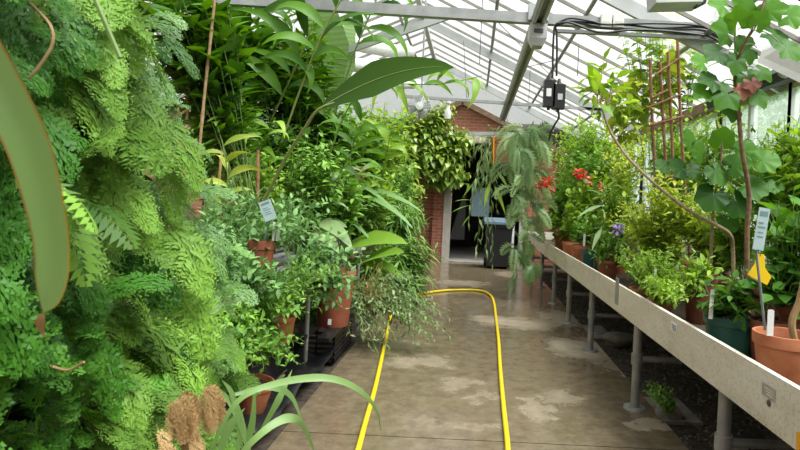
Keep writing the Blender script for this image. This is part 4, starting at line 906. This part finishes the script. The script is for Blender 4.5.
# strap leaves bottom centre
t=thing('strap_leaf_plant','pale green strap leaved plant at the bottom with leaves arching over the path','plant',P(212,470,1.75))
def strap(pts,wd,tn):
    c=smooth([P(x,y,Y) for x,y,Y in pts],36); s=unit(np.cross(np.gradient(c,axis=0),(0,.9,-.45))); q=np.linspace(0,1,36); w_=wd*np.clip(.45+1.2*q,0,1)*np.clip((1-q)/.55,0,1)**.8+.0006
    V=np.concatenate([c+s*(w_*k)[:,None]+np.array([0,0,1.])*(abs(k)*w_*.35)[:,None] for k in (-1,0,1)]); i=(np.arange(2)[:,None]*36+np.arange(35)[None]).ravel()
    g=G(); g.add(V,[np.stack([i,i+1,i+37,i+36],1)],tn); g.build('leaf','strap',t,'all')
strap([(205,465,1.75),(235,405,1.75),(275,385,1.8),(325,379,1.85),(358,390,1.9),(376,410,1.95),(381,432,2.0)],.012,.6)
strap([(228,470,1.8),(255,440,1.8),(280,422,1.85),(297,421,1.9),(308,436,1.95),(316,458,2.0)],.015,.7)
strap([(240,470,1.9),(252,425,1.9),(255,385,1.9)],.012,.4)
strap([(235,395,1.9),(268,388,1.95),(290,396,2.0),(302,420,2.0)],.012,.3)
strap([(262,430,2.2),(280,398,2.2),(292,370,2.25)],.014,.4)
strap([(215,470,1.7),(228,430,1.7),(245,408,1.7)],.014,.4)
strap([(235,465,1.9),(240,430,1.9),(232,395,1.9),(222,380,1.9)],.012,.5)
strap([(250,455,1.9),(236,412,1.9),(215,385,1.9)],.014,.5)

# ================================================================== HANGING PLANTER AND TRAILERS
Yh=9.0; c=P(502,163,Yh); s=Yh/F
t=thing('hanging_planter','square terracotta coloured hanging planter below the far tie beam','planter',c,None)
g=G(); a,b=.15,.185; hh=24*s; V=[]
for z,q in ((0,a),(hh*.82,b*.97),(hh*.82,b*1.04),(hh,b*1.06),(hh,b*.95),(hh*.85,b*.9)): V+=[c+[-q,-q,z],c+[q,-q,z],c+[q,q,z],c+[-q,q,z]]
fs=[np.array([(k*4+i,k*4+(i+1)%4,k*4+4+(i+1)%4,k*4+4+i) for k in range(5) for i in range(4)]),np.array([3,2,1,0]),np.array([20,21,22,23])]; g.add(V,fs); g.build('pot','terracotta_planter',t,False)
g=G(); g.bar(P(493.5,166,Yh-.2),P(493.8,137,Yh-.2),.022,.006,(0,1,0)); g.build('strap','orange',t,False)
g=G()
for x in (-1,1): g.tube([c+[x*.17,0,hh],c+[0,.0,hh+.45]],.004,5,False)
g.tube([c+[0,0,hh+.45],c+[0,0,hh+.62]],.006,5); g.build('hanger','pipe_dark',t)
def trailer(label,root,ends,tpl,size,gap,mat,stem,spread=45,mid=.0,r=.004,wid=1.,name='trailing_plant',lift=-.35):
    t=thing(name,label,'plant',root); f,st=G(),G(); root=np.asarray(root)
    for e in ends:
        e=np.asarray(e); m=np.array([(root[0]*.45+e[0]*.55),(root[1]+e[1])/2-.05,max(root[2],e[2])+.05*rng.random()-mid])
        sprig(f,st,bez(root+rng.normal(0,.04,3),m,e,16),tpl,size,gap,spread,.08,lift,r=r,wid=wid)
    f.build('foliage',mat,t,'all'); st.build('stems',stem,t); return t
trailer('light green plant with leaves all over the hanging planter rim',P(500,140,Yh),[P(x,y,Yh+q) for x,y,q in ((478,138,.0),(474,150,.1),(484,160,-.1),(488,150,-.2),(470,160,.1),(508,136,-.2),(516,140,.1),(522,152,0),(482,175,0),(476,186,.1),(495,128,0),(510,126,.1),(486,126,.1))],LAN,.15,.05,'trail','stem_yellow',wid=1.2)
trailer('thin leafy stems trailing from the planter down to knee height in front of the doorway',P(488,150,8.8),[P(x,y,8.7) for x,y in ((468,225,),(482,240),(476,262),(486,258),(492,268),(470,205),(497,215),(480,200))],LAN,.16,.10,'trail','stem_yellow',mid=.1)
blade_plant('trailing_plant','broad fresh green leaves hanging under the planter','plant',P(494,165,8.8),
   [(494,186,8.7,506,212,8.6,.34,.3,.9),(490,182,8.7,484,205,8.6,.34,.3,.8),(482,176,8.8,462,196,8.7,.22,.3,.2),(470,205,8.8,452,211,8.7,.2,.3,.25),(472,200,8.8,455,200,8.7,.2,.3,.3),(470,215,8.8,462,226,8.7,.2,.3,.3),(496,170,8.8,510,190,8.6,.3,.4,.7)],OV,'lime',rp=.004)
t=thing('trailing_fern','long feathery trailing fern hanging in front of the far end of the bench','fern',P(524,132,8.6))
for k in range(92):
    x=rnd(512,540); y=128+145*rnd(0,1)**1.3; a=P(x,y,8.6+rnd(-.12,.12)); L=rnd(.28,.58); y_=max(.3,min(1,(235-y)/60))
    g=G(); g.frond(TRAIL,a,[rng.normal(0,.5),rnd(-.5,.1),rnd(-.6,.3)],(.1,-1,.3),L*(.7+.3*y_),.52*rnd(.7,1.1),2.3,rnd(0,1),rnd(-.6,.6),n=16); g.build('frond','trail',t)
g=G()
for k in range(7):
    x=rnd(518,536); g.tube(smooth([P(x+rnd(-3,3),132,8.6),P(x,180,8.6),P(x+rnd(-4,4),rnd(230,268),8.6)],14),.005,5,False)
g.build('stems','stem_green',t)
# bin in the doorway
c=P(497,264,12.6); c[2]=0; t=thing('wheelie_bin','black wheelie bin with blue-grey lid standing in the doorway','bin',c)
g=G(); V=[c+[x*q,y*q*1.0,z] for z,q in ((.06,.24),(.98,.30)) for x,y in ((-1,-1),(1,-1),(1,1),(-1,1))]; g.add(V,[np.array([(0,1,5,4),(1,2,6,5),(2,3,7,6),(3,0,4,7),(3,2,1,0)])]); g.box(c+[-.32,-.32,.93],c+[.32,.32,.99]); g.build('body','bin_black',t,False)
g=G(); g.prism([c+[-.33,-.34,.99],c+[-.33,.34,1.05],c+[-.33,.34,1.12],c+[-.33,-.34,1.04]],(.66,0,0)); g.build('lid','bin_blue',t,False)
for x in (-.27,.27):
    g=G(); g.lathe(c+[x-.03,.2,.1],[(0,0),(.1,0),(.1,.06),(0,.06)],16,axis=(1,0,0)); g.build('wheel','bin_black',t)
g=G(); g.tube([c+[-.25,.36,.98],c+[.25,.36,.98]],.018,8); g.build('handle','bin_black',t)
g=G(); g.box(P(511,256,12.4),P(514.5,226,12.45)); tag(g.build('white_board','white_plastic',smooth=False),'narrow white upright board beside the wheelie bin','board')
g=G(); g.box(P(471,216,13.6),P(490,188,13.65)); tag(g.build('wall_panel','bin_blue',smooth=False),'blue-grey panel in the dark doorway behind the trailing stems','panel')
a=P(449,239,15.5); g=G(); g.prism([a,a+[.42,0,0],a+[.42,0,1.25],a+[.30,0,1.1]],(0,.03,0)); tag(g.build('leaning_board','grey_board',smooth=False),'grey slanted board inside the dark room','board')

# ================================================================== RIGHT BENCH PLANTS
bz=lambda px,X:(X,PX(px,250,X)[1],TZ)
# geraniums with red flowers, far part
def geranium(label,x,Y,regs,pot,flowers,n=50,mat='small_green',sz=.10,tpl=RND):
    t=shrub('flowering_plant',label,'plant',(x,Y,TZ),regs,tpl,sz,.06,mat,nst=n,shell=.2,start=.45,pot=pot,r=.006,lift=.25)
    for (px,py,dY,r,mt) in flowers:
        g=G(); q=P(px,py,Y+dY); k=34; v=unit(rng.normal(size=(k,3))*[1,1,.8]); g.leaves(PETAL,q+v*r*.45,v+rng.normal(0,.3,(k,3)),(0,0,1),r*rnd(.7,1.1,k),rnd(0,1,k)); fl=g.build('flower_head',mt,t)
        g=G(); g.tube(bez((x,Y,TZ+.3),(q+[x,Y,TZ+.6])/2,q,8),.005,5); g.build('flower_stalk','stem_green',fl)
    return t
geranium('geranium with the largest red flower at the far end of the bench',1.5,9.1,[(538,185,575,240,9.0,.3),(545,170,585,215,9.2,.3)],(.165,'terracotta',.34),[(546,181,-.75,.085,'red_petal'),(538,186,-.7,.06,'pink_petal'),(552,190,-.7,.05,'pink_petal')],70)
geranium('geranium with pinkish red flowers in the second pot of the far group',1.48,8.3,[(560,180,600,235,8.3,.3),(570,168,612,205,8.4,.3)],(.13,'terracotta',.25),[(578,173,-.6,.075,'red_petal'),(588,181,-.7,.06,'pink_petal'),(601,187,-.7,.05,'pink_petal'),(585,174,0,.05,'pink_petal')],70,'lime')
shrub('potted_plant','leafy plant in the third terracotta pot of the far group','plant',(1.49,7.6,TZ),[(570,200,620,250,7.6,.25)],OVS,.10,.05,'small_green',nst=40,pot=(.125,'terracotta',.26))
shrub('potted_plant','small dark leaved plant in the teal pot beside the purple flower','plant',(1.50,7.0,TZ),[(585,228,625,258,7.0,.25)],OVS,.07,.04,'small_green',nst=40,pot=(.11,'plastic_teal',.24))
shrub('potted_plant','bushy green plant behind the geraniums at the end of the bench','plant',(2.1,9.8,TZ),[(535,160,600,200,9.9,.4),(540,140,590,180,10.2,.4),(538,128,600,170,9.6,.3),(560,115,600,150,9.4,.3)],OVS,.11,.06,'lime',nst=90,pot=(.16,'pot_brown',.3))
shrub('potted_plant','loose yellowish bush behind the pink geranium','plant',(2.3,8.2,TZ),[(585,150,640,220,8.2,.4),(600,120,650,170,8.2,.4)],OVS,.09,.05,'yellow_green',nst=70,pot=(.15,'pot_brown',.3))
t=geranium('plant with one pale purple flower in the middle of the bench',1.55,6.3,[(598,218,650,262,6.3,.28),(590,235,640,270,6.2,.2)],(.13,'terracotta_dark',.2),[(617,229,-1.1,.055,'purple_petal')],60,'small_green',.085,OVS)
blade_plant('broad_leaf_plant','plant with two pale oval leaves leaning over the teal pot','plant',(1.45,6.6,TZ),[(604,205,6.2,578,214,6.0,.30,.4,.9),(602,228,6.2,592,248,6.0,.36,.4,.95),(612,222,6.2,630,226,6.0,.3,.4,.8),(604,196,6.2,588,188,6.1,.3,.3,.8)],OV,'trail',rp=.004)
for (rg,mt,lab,sz,gp,tp,n,pt) in (((545,200,600,238,8.8,.2),'lime','loose light green plant in front of the geraniums by the bench end',.13,.07,OV,50,(1.62,8.7)),
    ((590,170,650,225,6.8,.3),'lime','light green leafy plant standing behind the purple flower',.13,.07,OV,55,(1.8,6.8)),
    ((620,180,690,240,5.3,.3),'yellow_green','airy yellow-green plant in front of the cane trellis',.10,.055,OV,60,(1.75,5.3)),
    ((560,140,620,190,8.6,.35),'small_green','tall green shrub rising above the pink geranium',.12,.06,OV,60,(2.0,8.6)),
    ((690,180,760,235,4.6,.3),'lime','airy light shrub behind the bent branch and the dark trunk',.10,.06,OV,50,(2.3,4.7)),
    ((640,120,715,165,6.6,.3),'lime','tall pale shrub filling the side window beyond the trellis',.11,.06,OV,70,(2.5,6.6)),
    ((770,120,830,180,4.3,.2),'lime','leafy light shrub in front of the windows above the terracotta pots',.13,.07,OV,50,(2.4,4.2))):
    shrub('potted_plant',lab,'plant',(pt[0],pt[1],TZ),[rg],tp,sz,gp,mt,nst=n,shell=.05,start=.35,spread=65,pot=(.13,'terracotta',.22),r=.004)
# low spreading plant over the board
shrub('spreading_plant','low light green small leaved plant spilling over the bench board','plant',(1.55,4.9,TZ),[(622,245,682,290,4.7,.3),(636,240,690,300,4.4,.22),(610,235,660,272,5.2,.3),(655,265,692,306,4.15,.15),(640,262,684,300,4.4,.15)],OVS,.055,.032,'lime',nst=170,shell=.1,start=.3,r=.003,pot=(.14,'terracotta',.10))
shrub('spreading_plant','loose light green plant trailing over the bench board beside the tall brown pot','plant',(1.42,4.15,TZ),[(642,272,672,300,3.85,.1),(655,280,690,308,3.7,.1)],OVS,.05,.03,'lime',nst=60,shell=.1,start=.3,r=.0025,pot=(.10,'terracotta',.12))
shrub('spreading_plant','low yellow-green plant behind the spreading one in the middle of the bench','plant',(2.1,5.6,TZ),[(620,205,690,250,5.6,.3),(600,200,650,240,6.0,.3)],OVS,.075,.045,'yellow_green',nst=80,shell=.1,start=.3,r=.003,pot=(.14,'pot_brown',.16))
# cane trellis
tr=thing('cane_trellis','ladder like trellis of red-brown canes standing in the middle of the bench','trellis',(1.95,6.0,TZ))
cv=[((650,60),(654,150),(664,262)),((660,62),(664,135),(672,262)),((668,52),(671,120),(678,262)),((677,28),(681,125),(690,262))]
for pts in cv:
    g=G(); g.tube(smooth([P(x,y,6.0) for x,y in pts],16),.017,8); g.build('upright','cane_red',tr)
for a,b in (((647,108),(682,94)),((648,126),(684,116)),((655,75),(680,58)),((652,98),(668,90)),((656,180),(688,172)),((660,212),(690,208))):
    g=G(); g.tube([P(*a,5.97),P(*b,5.97)],.012,8); g.build('rung','cane_red',tr)
pot_thing('brown pot at the foot of the cane trellis',(2.0,6.0,TZ),.16,'pot_brown',.26)
# yellow-green climber on the trellis and up to the beam
shrub('climbing_plant','yellow-green climber spread over the top of the cane trellis up to the beam','climber',(1.9,5.7,TZ),
   [(605,50,650,95,6.3,.2),(625,28,690,70,6.3,.2),(650,40,690,80,6.4,.2),(600,60,640,100,6.2,.2)],HEART,.17,.10,'yellow_green',nst=30,shell=.1,start=.55,spread=80,lift=-.45,r=.004)
shrub('climbing_plant','bright green leafy shoots at the beam behind the socket boxes','climber',(2.2,6.4,TZ),[(615,5,660,45,6.2,.25),(635,0,680,30,6.4,.2),(690,40,705,60,6.2,.1)],OV,.15,.11,'lime',nst=26,shell=.1,start=.75,spread=75,lift=-.2,r=.005)
# leaning trunk plant
t=thing('leaning_shrub','leaning shrub with a long bare branch slanting up across the bench','shrub',(1.95,4.1,TZ))
br=smooth([np.array([1.95,4.1,TZ]),P(733,252,4.1),P(730,235,4.05),P(718,226,4.05),P(690,211,4.2),P(655,184,4.4),P(625,154,4.6),P(607,124,4.7),P(600,98,4.8)],50)
g=G(); g.tube(br,np.linspace(.016,.009,50),8); g.build('trunk','branch',t)
f,s=G(),G()
for (x,y,Y) in ((585,78,4.8),(598,70,4.9),(610,82,4.8),(622,75,4.9),(590,100,4.7),(615,105,4.8),(632,95,4.8),(604,60,4.9),(580,95,4.7),(625,118,4.7),(640,108,4.7),(597,115,4.7)):
    e=P(x,y,Y); sprig(f,s,bez(br[-1]+rng.normal(0,.03,3),(br[-1]+e)/2+[0,0,.08],e,8),OV,.17,.05,55,.3,-.1,r=.006)
f.build('foliage','lime',t,'all'); s.build('twigs','branch',t)
# big fig-leaved plant, each leaf a part
t=thing('fig_leaved_plant','tall plant on a dark trunk with big ragged lobed leaves and one red dying leaf','plant',(1.93,3.85,TZ))
tk=smooth([np.array([1.93,3.85,TZ]),P(747,240,3.85),P(749,195,3.85),P(742,150,3.8),P(738,105,3.8),P(735,75,3.8),P(742,48,3.75),P(757,22,3.7),P(768,-10,3.7)],50)
g=G(); g.tube(tk,np.linspace(.019,.009,50),9); trunk=g.build('trunk','stem_brown',t)
g=G(); g.tube(smooth([P(738,110,3.8),P(736,70,3.8),P(735,30,3.85),P(737,-10,3.9)],14),.008,7); g.build('shoot','stem_green',t)
def biglf(t,cx,cy,Y,w,mat,tn,ang,tpl,attach,tilt=.5,dr=.4):
    """a single big leaf on its stalk; w = width in px, ang = pointing direction in the picture plane"""
    c=P(cx,cy,Y); S=w*Y/F*1.02; d=np.array([math.cos(ang),-.35,math.sin(ang)]); a=c-unit(d)*S*.35
    g=G(); g.frond(tpl,a,d,(rng.normal(0,.2),-1,tilt),S,S,dr,tn); lf=g.build('leaf',mat,t,'all')
    at=np.asarray(attach); g=G(); g.tube(bez(at,(at+a)/2+[0,0,.05],a,8),.0035,5); g.build('leaf_stalk','stem_green',lf)
near=lambda c,p:c[np.argmin(np.linalg.norm(c-p,axis=1))]
for (x,y,w_,tn,ang,tl) in ((726,32,34,.55,2.6,.5),(748,48,32,.35,3.3,.2),(717,52,30,.2,3.4,.6),(736,62,26,.4,-1.9,.4),(712,80,30,.25,2.9,.7),(726,95,34,.45,-2.4,.6),(704,90,26,.8,3.5,.6),(748,78,26,.5,-1.2,.4),(762,72,24,.7,-.6,.5),(758,96,26,.55,-.9,.4),(775,35,34,.35,-.4,.5),(790,15,34,.85,.2,.6),(770,10,30,.8,.5,.5),(745,8,34,.65,2.4,.5),(722,5,30,.9,2.8,.6),(788,48,30,.6,-.7,.5),(732,110,24,.3,-1.6,.4),(702,62,24,.85,2.7,.5),(758,22,24,.9,1.2,.5),(738,20,26,.75,1.8,.5)):
    p=P(x,y,3.75+rng.normal(0,.1)); biglf(t,x,y,p[1],w_*1.02,'round_leaf',tn,ang,FIG,near(tk,p),tl,.7)
biglf(t,752,83,3.7,19,'dead_red',.3,-1.3,FIG,near(tk,P(752,83,3.7)),.2,1.2); biglf(t,744,90,3.72,20,'dead_red',.9,-1.8,FIG,near(tk,P(744,90,3.7)),.2,1.2)
# round leaved plant in the middle (dark big leaves)
t=thing('round_leaved_plant','plant with large dark round leaves around the dark trunk','plant',(1.85,4.3,TZ))
tk2=smooth([np.array([1.85,4.3,TZ]),P(712,230,4.3),P(716,190,4.2),P(722,150,4.2),P(716,120,4.2)],30); g=G(); g.tube(tk2,np.linspace(.016,.007,30),8); g.build('trunk','branch',t)
for (x,y,w_,tn,ang,tl) in ((680,168,26,.15,2.8,.6),(664,166,20,.35,3.0,.7),(692,170,22,.2,-.8,.5),(716,172,30,.4,-1.0,.7),(712,196,34,.15,-2.2,.5),(738,203,32,.15,-.9,.6),(752,186,32,.55,-.2,.7),(735,165,30,.35,.4,.7),(700,152,26,.6,2.4,.7),(742,150,28,.5,.3,.7),(770,182,28,.6,-.2,.7),(722,140,26,.7,1.6,.6),(690,140,24,.75,2.3,.7),(764,160,30,.75,.1,.7),(728,222,24,.3,-1.6,.5),(775,205,24,.4,-.6,.5)):
    p=P(x,y,4.1+rng.normal(0,.1)); biglf(t,x,y,p[1],w_*.98,'round_leaf',tn,ang,RIPPLE,near(tk2,p),tl,.5)
# leafy shrubs along the window
for (rg,mt,lab,sz,gp,tp,n,X) in (((( 640,110,700,200),(650,150,710,230)),'lime','bright shrub behind the cane trellis by the windows',.10,.06,OVS,80,2.45),
    (((750,130,800,190),(765,110,815,160)),'lime','bright leafed shrub by the windows at the frame edge, above the label stake',.12,.07,OV,70,2.3),
    (((770,185,830,250),(765,230,820,275)),'round','dark rounded leaf shrub behind the terracotta pots at the frame edge',.13,.08,OV,50,1.75),
    (((690,95,745,160),(735,120,775,175)),'lime','light shrub with small leaves between the two dark trunks',.085,.055,OVS,60,2.4),
    (((690,225,745,262),(730,235,770,262)),'small_green','short bush with small leaves behind the brown pot',.07,.045,OVS,60,2.2),
    (((560,110,620,150),(590,130,640,190)),'lime','light fine shrub by the windows behind the leaning branch leaves',.09,.055,OVS,90,2.5)):
    mt='round_leaf' if mt=='round' else mt; cx=(rg[0][0]+rg[0][2])/2; Yc=min(9.,PX(cx,200,X)[1])
    shrub('potted_shrub',lab,'shrub',(X,Yc,TZ),[(*r,Yc,.25) for r in rg],tp,sz,gp,mt,nst=n,shell=.1,start=.35,spread=62,pot=(.13,'pot_brown',.24),r=.004)
shrub('potted_shrub','light green wispy bush in front of the windows beside the branch','shrub',(2.2,5.0,TZ),[(672,175,730,240,5.0,.25),(640,160,690,215,5.2,.25)],LAN,.12,.06,'yellow_green',nst=50,shell=.1,start=.35,pot=(.13,'terracotta_dark',.22),wid=1.6)
# pots at the near end
shrub('potted_plant','tall brown pot with a fine leaved light plant behind the dark green pot','plant',(1.66,4.02,TZ),[(683,248,722,285,3.95,.18),(676,270,704,300,3.9,.12)],OVS,.07,.04,'lime',nst=60,pot=(.115,'pot_brown',.36))
t=shrub('potted_plant','dark green plastic pot holding a plant with oval toothed leaves','plant',(1.47,3.12,TZ),[(700,262,755,312,3.05,.16),(715,275,760,320,3.0,.14),(698,290,725,318,3.1,.1)],T_leaf(.30,5,.2,.2,.4,.7),.085,.05,'round_leaf',nst=34,shell=.2,start=.45,spread=70,pot=(.145,'plastic_green',.225,.80))
tag_card('white plant tag standing in the dark green pot',P(710.5,319,3.02),.022,.16,(.03,0))
tp=pot_thing('terracotta pot closest along the bench with a cut stem in it',(1.435,2.52,TZ),.135,'terracotta',.27)
g=G(); g.tube(smooth([(1.47,2.5,.92),P(792,322,2.5),P(800,300,2.5),P(806,270,2.5)],12),.016,8); g.build('cut_stem','cane_tan',tp)
tag_card('wide white plant tag standing in the terracotta pot beside the label stake',P(770,336,2.44),.028,.115,(0,0))
label_stake('tall grey label stake with tilted pale printed card in the terracotta pot',P(765,330,2.46),P(756,250,2.46),(P(758,250,2.44),P(765,208,2.44),.048))
pot_thing('brown pot behind the terracotta pot at the frame edge',(1.78,2.98,TZ),.12,'terracotta_dark',.34)
Yt=2.50; pg=[(756.3,253.5),(764.5,254.5),(765.2,268),(771.6,277),(767,285.2),(747.5,274.5),(755.3,263)]
t=thing('sticky_trap','yellow card fly trap hanging behind the tall label stake','trap',P(760,270,Yt)); g=G(); g.prism([P(x,y,Yt) for x,y in pg][::-1],(0,.002,0)); g.build('card','yellow_card',t,False)
g=G(); g.tube([P(760,256,Yt),P(762,248,Yt),P(758,240,Yt+.1)],.002,5); g.build('wire','pipe_dark',t)
shrub('potted_plant','plant with broad dark leaves behind the yellow card trap','plant',(1.62,2.98,TZ),[(750,265,800,300,2.9,.12),(765,250,810,290,2.95,.12)],T_leaf(.33,5,.2,.2,.4,.7),.12,.07,'round_leaf',nst=18,shell=.2,start=.5,spread=70,pot=(.12,'pot_brown',.24))
tag_card('white plant tag by the teal pot',P(584,246,7.4),.03,.16,(0,0)); tag_card('white plant tag leaning in the spreading plant',P(655,279,4.3),.018,.08,(.02,0))
tag_card('white plant tag among the low plants behind the spreading one',P(676,283,4.4),.02,.15,(.05,0))
# weeds under the bench
shrub('weed','small green weed growing in the gravel under the bench','weed',(1.55,4.05,-.03),[(640,378,668,400,3.9,.1)],OVS,.035,.025,'small_green',nst=18,r=.0015)
g=G(); g.prism([PX(797,452,1.22),PX(803,452,1.22),PX(803,432,1.22),PX(797,432,1.22)],(-.003,0,0)); tag(g.build('bench_tag','orange',smooth=False),'orange-yellow tag at the frame corner on the bench board','tag')
